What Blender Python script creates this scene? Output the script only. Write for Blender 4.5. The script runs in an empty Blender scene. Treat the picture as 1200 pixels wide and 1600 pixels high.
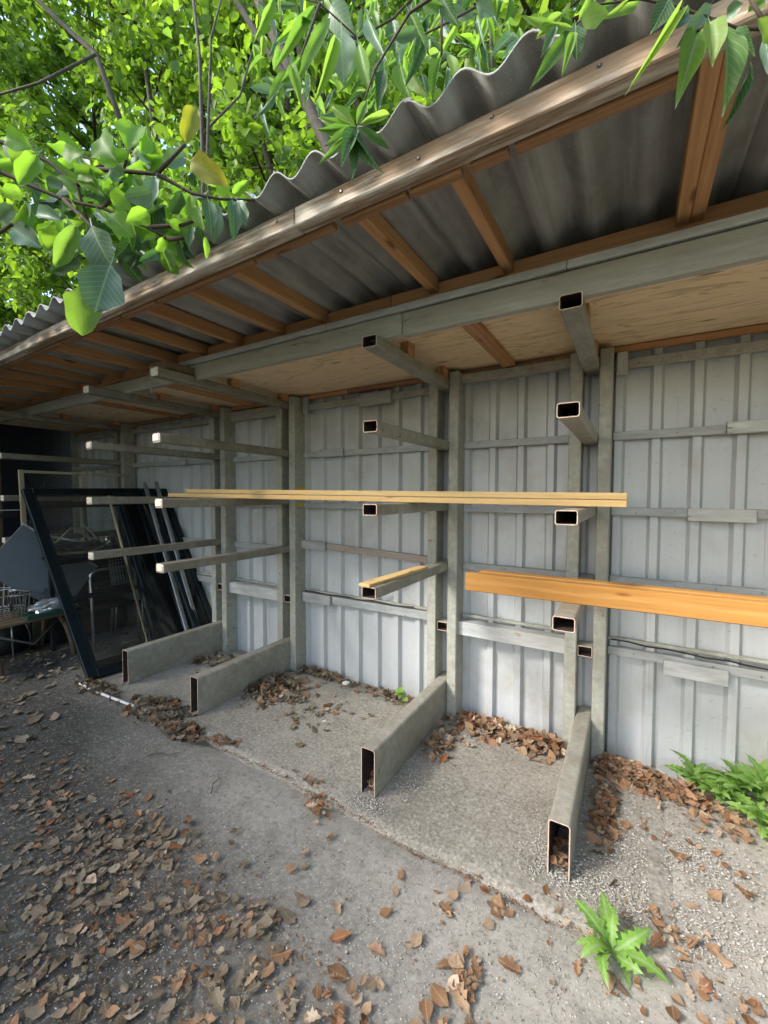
import bpy, bmesh, math, random
import numpy as np
from mathutils import Vector, Matrix
random.seed(7); rng = np.random.default_rng(7)
R = math.radians
SC = bpy.context.scene
COL = SC.collection

# ------------------------------------------------------------------ camera, sky, sun, exposure
FPX, EYE = 648.85, 1.72
YAW, PITCH, ROLL = R(30.878), R(-2.408), R(0.1524)
fw = Vector((-math.sin(YAW), math.cos(YAW), 0)); rt = Vector((math.cos(YAW), math.sin(YAW), 0)); up = Vector((0, 0, 1))
CF = math.cos(PITCH)*fw + math.sin(PITCH)*up
u2 = -math.sin(PITCH)*fw + math.cos(PITCH)*up
CR = math.cos(ROLL)*rt + math.sin(ROLL)*u2
CU = -math.sin(ROLL)*rt + math.cos(ROLL)*u2
cam = bpy.data.cameras.new('camera'); cam_o = bpy.data.objects.new('camera', cam); COL.objects.link(cam_o)
cam.sensor_fit = 'VERTICAL'; cam.sensor_height = 36.0; cam.lens = 36.0*FPX/1600.0
cam.clip_start = 0.02; cam.clip_end = 2000
cam_o.matrix_world = Matrix(((CR.x, CU.x, -CF.x, 0), (CR.y, CU.y, -CF.y, 0), (CR.z, CU.z, -CF.z, EYE), (0, 0, 0, 1)))
SC.camera = cam_o

LIGHT = Vector((0.8, 1.0, -1.0)).normalized()          # the way sunlight travels
w = bpy.data.worlds.new('World'); SC.world = w; w.use_nodes = True
wn = w.node_tree.nodes; wl = w.node_tree.links
sky = wn.new('ShaderNodeTexSky'); sky.sky_type = 'NISHITA'; sky.sun_disc = False
sky.sun_elevation = math.asin(-LIGHT.z); sky.sun_rotation = math.atan2(-LIGHT.x, -LIGHT.y)
sky.air_density = 1.0; sky.dust_density = 2.5; sky.ozone_density = 1.0
wl.new(sky.outputs[0], wn['Background'].inputs[0]); wn['Background'].inputs[1].default_value = 0.15
sun = bpy.data.lights.new('sun', 'SUN'); sun.energy = 1.5; sun.angle = R(12); sun.color = (1.0, 0.965, 0.92)
sun_o = bpy.data.objects.new('sun', sun); COL.objects.link(sun_o)
sun_o.rotation_euler = LIGHT.to_track_quat('-Z', 'Y').to_euler(); sun_o.location = (-6, -9, 9)
vs = SC.view_settings; vs.view_transform = 'Standard'; vs.look = 'None'; vs.gamma = 1.0; vs.use_curve_mapping = False
vs.exposure = 2.0
SC.cycles.max_bounces = 6; SC.cycles.diffuse_bounces = 4; SC.cycles.glossy_bounces = 2; SC.cycles.transmission_bounces = 3; SC.cycles.transparent_max_bounces = 8

# ------------------------------------------------------------------ helpers
WM = {}
def P(px, py, d):
    """a point of the place, d metres in front of the camera along its axis"""
    return Vector((0, 0, EYE)) + d*(CF + CR*((px-600)/FPX) - CU*((py-800)/FPX))
def G(px, py, z=0.0):
    v = CF + CR*((px-600)/FPX) - CU*((py-800)/FPX)
    t = (z-EYE)/v.z
    return Vector((0, 0, EYE)) + t*v
def proj(p):
    v = p - Vector((0, 0, EYE)); d = v.dot(CF)
    if d < 0.05: return None
    return 600+FPX*v.dot(CR)/d, 800-FPX*v.dot(CU)/d, d

def tag(o, label=None, cat=None, group=None, kind=None):
    if label: o['label'] = label
    if cat: o['category'] = cat
    if group: o['group'] = group
    if kind: o['kind'] = kind
    return o
def link(name, data, par=None, M=None, mats=None):
    o = bpy.data.objects.new(name, data); COL.objects.link(o)
    M = M or Matrix()
    if par is not None:
        o.parent = par; o.matrix_basis = WM[par.name].inverted() @ M
    else:
        o.matrix_basis = M
    WM[o.name] = M.copy()
    if mats and data is not None and len(data.materials) == 0:
        for m in (mats if isinstance(mats, (list, tuple)) else [mats]): data.materials.append(m)
    return o
def thing(name, loc, label, cat, group=None):
    o = link(name, None, None, Matrix.Translation(Vector(loc)))
    o.empty_display_size = 0.05
    return tag(o, label, cat, group)
def mesh(name, verts, faces, smooth=False):
    me = bpy.data.meshes.new(name); me.from_pydata([tuple(v) for v in verts], [], faces); me.update()
    if smooth: me.polygons.foreach_set('use_smooth', [True]*len(me.polygons))
    return me
BOXES = {}
def box_mesh(L, wd, h, bev, mat):
    key = (round(L, 4), round(wd, 4), round(h, 4), bev, mat.name)
    if key in BOXES: return BOXES[key]
    bm = bmesh.new(); bmesh.ops.create_cube(bm, size=1.0)
    for v in bm.verts: v.co = Vector((v.co.x*L, v.co.y*wd, v.co.z*h))
    if bev > 0: bmesh.ops.bevel(bm, geom=bm.edges[:], offset=min(bev, wd*.3, h*.3), segments=1, affect='EDGES')
    me = bpy.data.meshes.new('box'); bm.to_mesh(me); bm.free(); me.materials.append(mat)
    BOXES[key] = me
    return me
def box(name, par, x0, x1, y0, y1, z0, z1, mat, bev=0.003, tilt=None):
    """box whose local X runs along its longest side"""
    s = (x1-x0, y1-y0, z1-z0); c = Vector(((x0+x1)/2, (y0+y1)/2, (z0+z1)/2))
    k = s.index(max(s))
    if k == 0: me = box_mesh(s[0], s[1], s[2], bev, mat); rot = Matrix()
    elif k == 1: me = box_mesh(s[1], s[0], s[2], bev, mat); rot = Matrix.Rotation(R(90), 4, 'Z')
    else: me = box_mesh(s[2], s[1], s[0], bev, mat); rot = Matrix.Rotation(R(-90), 4, 'Y')
    M = Matrix.Translation(c) @ (tilt or Matrix()) @ rot
    return link(name, me, par, M)
def bar(name, par, p0, p1, wd, h, mat, bev=0.002, upv=(0, 0, 1)):
    p0, p1 = Vector(p0), Vector(p1); x = (p1-p0); L = x.length; x.normalize()
    y = Vector(upv).cross(x)
    if y.length < 1e-4: y = Vector((0, 1, 0)).cross(x)
    y.normalize(); z = x.cross(y)
    M = Matrix.Translation((p0+p1)/2) @ Matrix((x, y, z)).transposed().to_4x4()
    return link(name, box_mesh(L, wd, h, bev, mat), par, M)
def tube_geo(pts, radii, n=6, cap=True):
    pts = [Vector(p) for p in pts]; V = []; F = []
    if not isinstance(radii, (list, tuple)): radii = [radii]*len(pts)
    ref = Vector((0.13, 0.31, 0.94)).normalized()
    for i, p in enumerate(pts):
        t = (pts[min(i+1, len(pts)-1)] - pts[max(i-1, 0)]).normalized()
        a = t.cross(ref)
        if a.length < .05: a = t.cross(Vector((1, 0, 0)))
        a.normalize(); b = t.cross(a)
        for k in range(n):
            an = 2*math.pi*k/n
            V.append(p + radii[i]*(a*math.cos(an) + b*math.sin(an)))
    for i in range(len(pts)-1):
        for k in range(n):
            F.append((i*n+k, i*n+(k+1) % n, (i+1)*n+(k+1) % n, (i+1)*n+k))
    if cap:
        F.append(tuple(range(n))[::-1]); F.append(tuple(range((len(pts)-1)*n, len(pts)*n)))
    return V, F
def tube(name, par, pts, radii, mat, n=8, M=None):
    c = Vector(pts[0])
    V, F = tube_geo([Vector(p)-c for p in pts], radii, n)
    me = mesh('tube', V, F, True); me.materials.append(mat)
    return link(name, me, par, Matrix.Translation(c))
def multi_tube(name, par, lines, r, mat, n=4):
    """thin wires welded into one piece"""
    V = []; F = []; c = Vector(lines[0][0])
    for ln in lines:
        v, f = tube_geo([Vector(p)-c for p in ln], r, n, False); o = len(V)
        V += v; F += [tuple(i+o for i in q) for q in f]
    me = mesh('wires', V, F, True); me.materials.append(mat)
    return link(name, me, par, Matrix.Translation(c))
def round_rect(wd, h, r, seg=3):
    pts = []
    for cx, cz, a0 in ((wd/2-r, h/2-r, 0), (-wd/2+r, h/2-r, 90), (-wd/2+r, -h/2+r, 180), (wd/2-r, -h/2+r, 270)):
        for k in range(seg+1):
            a = R(a0+90*k/seg); pts.append((cx+r*math.cos(a), cz+r*math.sin(a)))
    return pts
TUBES = {}
def hollow(name, par, x0, x1, z0, z1, y0, y1, t, r, mats):
    """rectangular hollow section along Y, open at the front; slot 1 is the cut rim"""
    key = (round(x1-x0, 4), round(z1-z0, 4), round(y1-y0, 4), t, r, mats[0].name, mats[1].name)
    if key not in TUBES:
        o = round_rect(x1-x0, z1-z0, r); i = round_rect(x1-x0-2*t, z1-z0-2*t, max(r-t, .001)); n = len(o); L = (y1-y0)
        V = [(a, -L/2, b) for a, b in o] + [(a, L/2, b) for a, b in o] + [(a, -L/2, b) for a, b in i] + [(a, L/2-.002, b) for a, b in i]
        F = []; mi = []
        for k in range(n):
            j = (k+1) % n
            F.append((k, j, n+j, n+k)); mi.append(0)
            F.append((2*n+j, 2*n+k, 3*n+k, 3*n+j)); mi.append(2)
            F.append((j, k, 2*n+k, 2*n+j)); mi.append(1)
        F.append(tuple(range(n, 2*n))); mi.append(0)
        F.append(tuple(range(3*n, 4*n))); mi.append(2)
        me = mesh('hollow_section', V, F)
        for m in mats: me.materials.append(m)
        me.polygons.foreach_set('material_index', mi)
        TUBES[key] = me
    return link(name, TUBES[key], par, Matrix.Translation(((x0+x1)/2, (y0+y1)/2, (z0+z1)/2)))

# ------------------------------------------------------------------ materials
class Mat:
    def __init__(s, name, rough=.6, metal=0.0, spec=.4):
        s.m = bpy.data.materials.new(name); s.m.use_nodes = True; s.t = s.m.node_tree
        s.b = s.t.nodes['Principled BSDF']; s.out = s.t.nodes['Material Output']
        s.b.inputs['Roughness'].default_value = rough; s.b.inputs['Metallic'].default_value = metal
        s.b.inputs['Specular IOR Level'].default_value = spec
    def n(s, ty, **kw):
        nd = s.t.nodes.new(ty)
        for k, v in kw.items(): setattr(nd, k, v)
        return nd
    def l(s, a, b): s.t.links.new(a, b)
    def coords(s, scale=(1, 1, 1), rand=True, world=False):
        if world:
            src = s.n('ShaderNodeNewGeometry').outputs['Position']
        else:
            src = s.n('ShaderNodeTexCoord').outputs['Object']
        if rand and not world:
            oi = s.n('ShaderNodeObjectInfo'); mu = s.n('ShaderNodeMath', operation='MULTIPLY'); mu.inputs[1].default_value = 37.0
            s.l(oi.outputs['Random'], mu.inputs[0])
            ad = s.n('ShaderNodeVectorMath', operation='ADD'); s.l(src, ad.inputs[0]); s.l(mu.outputs[0], ad.inputs[1]); src = ad.outputs[0]
        mp = s.n('ShaderNodeMapping'); mp.inputs['Scale'].default_value = scale; s.l(src, mp.inputs[0])
        return mp.outputs[0]
    def noise(s, vec, scale, detail=4, rough=.55, dist=0.0):
        nd = s.n('ShaderNodeTexNoise'); nd.inputs['Scale'].default_value = scale; nd.inputs['Detail'].default_value = detail
        nd.inputs['Roughness'].default_value = rough; nd.inputs['Distortion'].default_value = dist
        s.l(vec, nd.inputs['Vector']); return nd.outputs['Fac']
    def ramp(s, fac, stops):
        nd = s.n('ShaderNodeValToRGB'); e = nd.color_ramp.elements
        while len(e) < len(stops): e.new(0.5)
        for el, (p, c) in zip(e, stops):
            el.position = p; el.color = (*c, 1) if len(c) == 3 else c
        s.l(fac, nd.inputs[0]); return nd.outputs[0]
    def mask(s, fac, a, b):
        if a < b: return s.ramp(fac, [(a, (0, 0, 0)), (b, (1, 1, 1))])
        return s.ramp(fac, [(b, (1, 1, 1)), (a, (0, 0, 0))])
    def mix(s, fac, a, b, mode='MIX'):
        nd = s.n('ShaderNodeMix', data_type='RGBA', blend_type=mode)
        if isinstance(fac, (int, float)): nd.inputs[0].default_value = fac
        else: s.l(fac, nd.inputs[0])
        for v, k in ((a, 6), (b, 7)):
            if isinstance(v, tuple): nd.inputs[k].default_value = (*v, 1)
            else: s.l(v, nd.inputs[k])
        return nd.outputs[2]
    def bump(s, h, dist=.002, strength=.6):
        nd = s.n('ShaderNodeBump'); nd.inputs['Distance'].default_value = dist; nd.inputs['Strength'].default_value = strength
        s.l(h, nd.inputs['Height']); s.l(nd.outputs[0], s.b.inputs['Normal'])
    def color(s, c):
        if isinstance(c, tuple): s.b.inputs['Base Color'].default_value = (*c, 1)
        else: s.l(c, s.b.inputs['Base Color'])
        return s

def plain(name, c, rough=.6, metal=0.0, var=.25, scale=14, bumpd=.0008):
    m = Mat(name, rough, metal); v = m.coords()
    f = m.noise(v, scale, 5)
    m.color(m.ramp(f, [(.25, tuple(x*(1-var) for x in c)), (.75, tuple(min(1, x*(1+var)) for x in c))]))
    m.bump(f, bumpd, .4); return m.m
def paint(name, c, dirt, chips=(.2, .12, .07), rough=.55, amount=.55, st=(1, 1, 1)):
    m = Mat(name, rough); v = m.coords(st)
    f1 = m.noise(v, 3.0, 6, .65); f2 = m.noise(v, 26, 5, .7); f3 = m.noise(v, 11, 8, .7)
    base = m.ramp(f2, [(.3, tuple(x*.72 for x in c)), (.7, tuple(x*1.14 for x in c))])
    base = m.mix(m.mask(f1, amount-.12, amount+.2), base, dirt)
    base = m.mix(m.mask(f3, .64, .68), base, chips)
    m.color(base); m.bump(f2, .0012, .5); return m.m
def wood(name, c1, c2, knots=(.12, .05, .02), rough=.65, grain=1.0, knot=.06, streak=None, wave=1.0):
    m = Mat(name, rough, spec=.15); v = m.coords((1.1, 26*grain, 26*grain)); v2 = m.coords((.9, 6, 6))
    warp = m.noise(v2, 1.4, 3)
    wv = m.n('ShaderNodeTexWave', wave_type='BANDS', bands_direction='Y'); wv.inputs['Scale'].default_value = .32*wave; wv.inputs['Distortion'].default_value = 9
    wv.inputs['Detail'].default_value = 3; wv.inputs['Detail Scale'].default_value = .8
    m.l(v, wv.inputs['Vector'])
    fine = m.noise(v, 3.2, 5, .7)
    c = m.mix(wv.outputs['Fac'], c1, c2)
    c = m.mix(m.mask(fine, .35, .75), c, m.mix(.5, c2, tuple(x*.55 for x in c2)), 'MIX') if grain >= 1 else c
    c = m.mix(m.mask(warp, .35, .7), c, m.mix(.5, c, c1))
    vo = m.n('ShaderNodeTexVoronoi'); vo.inputs['Scale'].default_value = 1.0; m.l(m.coords((2.6, 10, 10)), vo.inputs['Vector'])
    c = m.mix(m.ramp(vo.outputs['Distance'], [(knot*.9, (.9, .9, .9)), (knot*2.6, (0, 0, 0))]), c, knots)
    if streak:
        c = m.mix(m.mask(m.noise(m.coords((1.6, 22, 22)), 1.1, 6, .7), .47, .6), c, streak)
    m.color(c); m.bump(m.mix(.5, wv.outputs['Color'], fine), .0012, .5); return m.m

GREY = paint('grey_green_paint', (.385, .385, .33), (.25, .23, .18), amount=.58)
GREY_LT = paint('pale_grey_paint', (.50, .51, .50), (.34, .32, .28), amount=.62, st=(.2, 1.2, 1.2))
GREY_BL = paint('girt_grey_paint', (.37, .385, .38), (.28, .265, .24), (.22, .13, .09), amount=.58, st=(.2, 1.2, 1.2))
BEAM = paint('painted_beam_wood', (.40, .40, .34), (.27, .25, .20), (.17, .12, .08), amount=.56, st=(.16, 1.3, 1.3))
ARM_D = paint('grimy_rack_steel', (.27, .25, .20), (.14, .115, .08), (.13, .075, .045), rough=.5, amount=.52)
ARM = paint('dirty_rack_steel', (.345, .33, .275), (.19, .165, .12), (.16, .085, .05), rough=.5, amount=.56)
RIM = plain('cut_steel_rim', (.56, .42, .33), .7, 0, .35, 60)
INSIDE = plain('rusty_tube_inside', (.055, .032, .024), .9, 0, .5, 20)
CAPM = Mat('white_cap', .7); v = CAPM.coords(); CAPM.color(CAPM.mix(CAPM.mask(CAPM.noise(v, 55, 5, .7), .56, .68), (.80, .74, .62), (.33, .2, .11))); CAPM = CAPM.m
RAFT = wood('orange_rafter_pine', (.58, .325, .16), (.43, .215, .098), (.16, .06, .025), wave=.8)
PACK = wood('brown_packer', (.38, .215, .115), (.26, .135, .068))
FASC = wood('weathered_fascia', (.42, .31, .22), (.19, .12, .075), (.05, .035, .025), .95, 1.5, .06, streak=(.58, .53, .46))
def ply_mat():
    m = Mat('plywood', .7, spec=.25); v = m.coords((1.0, 16, 16)); v2 = m.coords((.7, 5, 5))
    a = m.noise(v, 1.6, 6, .65, 1.2); b = m.noise(v2, 1.3, 3, .5, 1.5); big = m.noise(m.coords(), 1.3, 3)
    wv = m.n('ShaderNodeMath', operation='SINE'); mu = m.n('ShaderNodeMath', operation='MULTIPLY'); mu.inputs[1].default_value = 42; m.l(b, mu.inputs[0]); m.l(mu.outputs[0], wv.inputs[0])
    c = m.mix(m.mask(a, .3, .72), (.86, .67, .44), (.76, .555, .335))
    c = m.mix(m.ramp(wv.outputs[0], [(.72, (0, 0, 0)), (1.0, (.55, .55, .55))]), c, (.40, .25, .14))
    c = m.mix(m.mask(big, .4, .7), c, m.mix(.5, c, (.84, .68, .49)))
    vo = m.n('ShaderNodeTexVoronoi'); m.l(m.coords((2.0, 9, 9)), vo.inputs['Vector']); vo.inputs['Scale'].default_value = 1
    c = m.mix(m.ramp(vo.outputs['Distance'], [(.05, (.9, .9, .9)), (.13, (0, 0, 0))]), c, (.17, .09, .045))
    m.color(c); m.bump(a, .001, .4); return m.m
PLY = ply_mat()
PINE = wood('fresh_pine', (.66, .47, .22), (.57, .37, .15), (.30, .12, .05), .6, 1.0, .05)
LARCH = wood('orange_timber', (.52, .28, .09), (.41, .19, .045), (.22, .08, .025), .6, 1.0, .045)
OLDWOOD = wood('old_brown_wood', (.21, .15, .10), (.12, .08, .05))
PALEWOOD = wood('pale_frame_wood', (.46, .39, .28), (.33, .26, .17))

def sheet_mat():
    m = Mat('painted_sheet_metal', .42, 0, .5); v = m.coords((1, 1, 1), rand=True)
    st = m.noise(m.coords((9, 9, .55)), 2.2, 5, .6); sp = m.noise(v, 38, 6, .75); big = m.noise(v, 1.6, 4, .6)
    c = m.mix(st, (.415, .435, .445), (.515, .533, .54))
    c = m.mix(m.mask(sp, .57, .72), c, (.34, .33, .31))
    c = m.mix(m.mask(big, .50, .72), c, m.mix(m.mask(sp, .35, .65), (.29, .27, .235), (.41, .405, .39)))
    dr = m.noise(m.coords((26, 26, .8)), 1.5, 6, .65)
    c = m.mix(m.mask(dr, .64, .76), c, (.33, .31, .27))
    m.color(c); m.bump(m.noise(v, 7, 3), .004, .25); return m.m
SHEET = sheet_mat()
def cement_mat():
    m = Mat('fibre_cement', .9, 0, .2); v = m.coords()
    a = m.noise(v, 5, 6, .7); b = m.noise(v, 130, 3, .7); st = m.noise(m.coords((10, .8, 10)), 1.3, 5, .6)
    c = m.mix(m.mask(a, .3, .7), (.18, .178, .17), (.30, .297, .283))
    c = m.mix(m.mask(st, .45, .7), c, (.40, .396, .38))
    c = m.mix(m.mask(b, .62, .74), c, (.50, .49, .46))
    m.color(c); m.bump(b, .0015, .6); return m.m
CEMENT = cement_mat()
CEM_EDGE = plain('cement_cut_edge', (.27, .275, .27), .9)

def leaf_mat(name, stops, trans, tfac=.45, rough=.42, veins=True, vcol=(.34, .46, .22)):
    m = Mat(name, rough+.06, 0, .32)
    oi = m.n('ShaderNodeObjectInfo'); ge = m.n('ShaderNodeNewGeometry')
    ad = m.n('ShaderNodeMath', operation='ADD'); m.l(oi.outputs['Random'], ad.inputs[0]); m.l(ge.outputs['Random Per Island'], ad.inputs[1])
    fr = m.n('ShaderNodeMath', operation='FRACT'); m.l(ad.outputs[0], fr.inputs[0])
    c = m.ramp(fr.outputs[0], stops)
    tc = m.ramp(fr.outputs[0], [(p, tuple(min(1, a*b) for a, b in zip(col, trans))) for p, col in stops])
    if veins:
        tx = m.n('ShaderNodeTexCoord'); sp = m.n('ShaderNodeSeparateXYZ'); m.l(tx.outputs['Object'], sp.inputs[0])
        ab = m.n('ShaderNodeMath', operation='ABSOLUTE'); m.l(sp.outputs['Y'], ab.inputs[0])
        mid = m.ramp(ab.outputs[0], [(.012, (1, 1, 1)), (.03, (0, 0, 0))])
        s1 = m.n('ShaderNodeMath', operation='MULTIPLY_ADD'); m.l(ab.outputs[0], s1.inputs[0]); s1.inputs[1].default_value = -.7; m.l(sp.outputs['X'], s1.inputs[2])
        s2 = m.n('ShaderNodeMath', operation='MULTIPLY'); m.l(s1.outputs[0], s2.inputs[0]); s2.inputs[1].default_value = 9.0
        s3 = m.n('ShaderNodeMath', operation='FRACT'); m.l(s2.outputs[0], s3.inputs[0])
        side = m.ramp(s3.outputs[0], [(.0, (.8, .8, .8)), (.20, (0, 0, 0))])
        vv = m.mix(1.0, mid, side, 'LIGHTEN')
        c = m.mix(vv, c, m.mix(.7, c, vcol)); tc = m.mix(vv, tc, m.mix(.35, tc, tuple(x*.6 for x in vcol)))
        blo = m.noise(tx.outputs['Object'], 5, 4, .6); c = m.mix(m.mask(blo, .45, .75), c, m.mix(.35, c, tuple(x*.35 for x in vcol)))
    m.color(c)
    tb = m.n('ShaderNodeBsdfTranslucent'); m.l(tc, tb.inputs[0])
    mx = m.n('ShaderNodeMixShader'); mx.inputs[0].default_value = tfac
    m.l(m.b.outputs[0], mx.inputs[1]); m.l(tb.outputs[0], mx.inputs[2]); m.l(mx.outputs[0], m.out.inputs[0])
    return m.m
LEAF_BRIGHT = leaf_mat('magnolia_leaf', [(0, (.10, .21, .025)), (.5, (.15, .30, .035)), (.8, (.10, .19, .04)), (1, (.17, .30, .035))], (2.7, 2.6, 1.4), .55)
LEAF_BLUE = leaf_mat('glaucous_leaf', [(0, (.13, .21, .15)), (.5, (.17, .26, .19)), (1, (.09, .16, .11))], (1.0, 1.3, .5), .25, .38)
LEAF_DARK = leaf_mat('dark_leaf', [(0, (.035, .08, .03)), (1, (.06, .12, .05))], (1.8, 2.4, 1.0), .28, .35)
LEAF_LANCE = leaf_mat('lance_leaf', [(0, (.07, .15, .03)), (.5, (.13, .24, .05)), (1, (.19, .29, .07))], (2.2, 2.3, 1.2), .45)
LEAF_SICK = leaf_mat('yellowing_leaf', [(0, (.22, .25, .03)), (1, (.28, .26, .04))], (2.0, 1.9, .8), .45)
LEAF_BACK = leaf_mat('tree_foliage', [(0, (.08, .14, .022)), (.3, (.145, .245, .03)), (.55, (.20, .31, .035)), (.72, (.075, .14, .05)), (.86, (.11, .20, .04)), (1, (.22, .34, .045))], (2.0, 2.1, 1.0), .48, .4, False)
LEAF_FAR = leaf_mat('far_foliage', [(0, (.07, .13, .02)), (.5, (.12, .21, .03)), (1, (.19, .29, .045))], (2.0, 2.0, 1.0), .45, .6, False)
LEAF_WEED = leaf_mat('weed_leaf', [(0, (.13, .27, .035)), (.5, (.18, .35, .05)), (1, (.24, .40, .075))], (1.7, 1.7, .9), .35)
DEAD = leaf_mat('dead_leaf', [(0, (.15, .075, .035)), (.18, (.24, .125, .06)), (.36, (.31, .19, .11)), (.52, (.19, .135, .09)), (.68, (.36, .26, .165)), (.82, (.24, .085, .03)), (.92, (.50, .40, .29)), (1, (.12, .075, .045))], (1, 1, 1), .08, .75, False)
DEAD_GREY = leaf_mat('dull_dead_leaf', [(0, (.10, .072, .045)), (.25, (.17, .125, .08)), (.5, (.23, .185, .125)), (.7, (.13, .105, .075)), (.88, (.29, .24, .17)), (1, (.09, .07, .05))], (1, 1, 1), .06, .75, False)
BARK = plain('grey_bark', (.065, .057, .046), .9, 0, .5, 18, .004)
TWIG = plain('dark_twig', (.055, .04, .028), .85, 0, .4, 30)

def ground_mat():
    m = Mat('shaded_dirt_ground', .92, 0, .2); v = m.coords(world=True)
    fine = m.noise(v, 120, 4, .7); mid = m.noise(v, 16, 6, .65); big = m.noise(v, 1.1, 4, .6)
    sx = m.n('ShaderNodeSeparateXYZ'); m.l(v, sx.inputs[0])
    # packed dark soil with painted-in shade left and near, worn pale concrete by rack
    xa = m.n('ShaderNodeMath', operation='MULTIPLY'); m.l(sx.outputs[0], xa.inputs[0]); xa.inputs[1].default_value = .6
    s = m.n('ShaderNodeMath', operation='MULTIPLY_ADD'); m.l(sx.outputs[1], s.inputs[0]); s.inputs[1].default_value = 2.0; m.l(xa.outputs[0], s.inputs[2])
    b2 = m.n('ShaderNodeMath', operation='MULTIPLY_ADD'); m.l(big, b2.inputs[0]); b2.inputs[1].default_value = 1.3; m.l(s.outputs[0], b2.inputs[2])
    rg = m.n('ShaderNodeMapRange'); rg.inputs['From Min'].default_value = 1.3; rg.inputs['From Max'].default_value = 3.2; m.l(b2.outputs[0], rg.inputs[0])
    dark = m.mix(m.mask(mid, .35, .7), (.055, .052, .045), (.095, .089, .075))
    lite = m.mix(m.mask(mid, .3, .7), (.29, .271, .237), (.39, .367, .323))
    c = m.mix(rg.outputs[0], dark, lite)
    agg = m.noise(v, 48, 5, .75); stn = m.noise(v, 3.2, 6, .7)
    c = m.mix(m.mask(agg, .54, .66), c, m.mix(.42, c, (.47, .45, .41)))
    c = m.mix(m.mask(agg, .46, .36), c, m.mix(.45, c, (.035, .033, .028)))
    c = m.mix(m.mask(stn, .50, .66), c, m.mix(.35, c, (.07, .064, .052)))
    c = m.mix(m.mask(fine, .60, .72), c, m.mix(.55, c, (.44, .42, .38)))
    c = m.mix(m.mask(fine, .40, .28), c, m.mix(.5, c, (.03, .028, .024)))
    vo = m.n('ShaderNodeTexVoronoi'); vo.inputs['Scale'].default_value = 85; m.l(v, vo.inputs['Vector'])
    chip = m.ramp(vo.outputs['Distance'], [(.16, (1, 1, 1)), (.26, (0, 0, 0))])
    pick = m.mask(m.noise(v, 60, 1), .58, .62)
    c = m.mix(m.mix(1.0, chip, pick, 'MULTIPLY'), c, (.50, .485, .45))
    m.color(c); m.bump(m.mix(.5, fine, mid), .004, .6); return m.m
def slab_mat():
    m = Mat('worn_concrete', .9, 0, .2); v = m.coords(world=True)
    fine = m.noise(v, 150, 4, .7); mid = m.noise(v, 11, 6, .65); big = m.noise(v, 1.7, 4, .6)
    c = m.mix(m.mask(mid, .3, .7), (.26, .24, .203), (.345, .322, .276))
    c = m.mix(m.mask(big, .45, .7), c, (.24, .222, .186))
    agg = m.noise(v, 55, 5, .75); stn = m.noise(v, 4.2, 6, .7)
    c = m.mix(m.mask(agg, .53, .63), c, m.mix(.6, c, (.52, .50, .455)))
    c = m.mix(m.mask(agg, .47, .38), c, m.mix(.55, c, (.08, .072, .058)))
    c = m.mix(m.mask(stn, .50, .68), c, m.mix(.4, c, (.13, .115, .09)))
    c = m.mix(m.mask(fine, .60, .74), c, (.47, .455, .415))
    c = m.mix(m.mask(fine, .38, .27), c, (.17, .155, .13))
    m.color(c); m.bump(m.mix(.5, fine, mid), .002, .5); return m.m
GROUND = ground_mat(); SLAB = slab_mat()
STONE = leaf_mat('gravel_stone', [(0, (.25, .24, .215)), (.35, (.38, .365, .33)), (.6, (.52, .50, .46)), (.8, (.20, .185, .16)), (1, (.43, .38, .31))], (1, 1, 1), .0, .8, False)
CRUMB = leaf_mat('leaf_crumb', [(0, (.10, .055, .03)), (.5, (.20, .11, .06)), (1, (.30, .20, .12))], (1, 1, 1), .0, .9, False)

ALU_DK = plain('dark_blue_green_aluminium', (.009, .017, .021), .32, .3, .2, 8)
ALU = plain('bare_aluminium', (.42, .43, .44), .35, .8, .2, 20)
CHROME = plain('dull_chrome', (.55, .57, .58), .3, .9, .3, 20)
WIREM = plain('galvanised_wire', (.20, .20, .19), .45, .6, .4, 60)
BLACK = plain('black_steel', (.018, .018, .02), .5, 0, .3, 20)
PANEL = plain('grey_board', (.155, .17, .18), .6, 0, .12, 6)
WHITEP = plain('white_plastic', (.72, .72, .70), .5, 0, .12, 30)
YELLOW = plain('yellow_tape', (.55, .40, .02), .55, 0, .3, 30)
NAVY = plain('unlit_opening_navy', (.010, .014, .024), .5, 0, .3, 6)
BRICK = plain('brown_brick', (.14, .075, .055), .9, 0, .4, 20, .002)
MORTAR = plain('mortar', (.22, .20, .18), .95, 0, .3, 40)
DEAD_V = leaf_mat('dead_leaf_veined', [(0, (.16, .08, .04)), (.18, (.26, .135, .065)), (.36, (.33, .20, .115)), (.52, (.20, .14, .095)), (.68, (.38, .27, .17)), (.82, (.26, .09, .03)), (.92, (.56, .45, .34)), (1, (.13, .08, .05))], (1, 1, 1), .1, .7, True, (.42, .30, .19))
DEAD_GV = leaf_mat('dull_dead_leaf_veined', [(0, (.10, .072, .045)), (.25, (.18, .13, .085)), (.5, (.25, .195, .13)), (.7, (.13, .105, .075)), (.88, (.31, .25, .175)), (1, (.09, .07, .05))], (1, 1, 1), .08, .75, True, (.30, .24, .17))
GREENP = plain('green_plastic', (.02, .07, .045), .5)
SCREW = plain('screw_head', (.25, .24, .22), .4, .7, .3, 60)
CRUM = plain('crumpled_foil', (.55, .56, .57), .3, .6, .3, 30)
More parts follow.
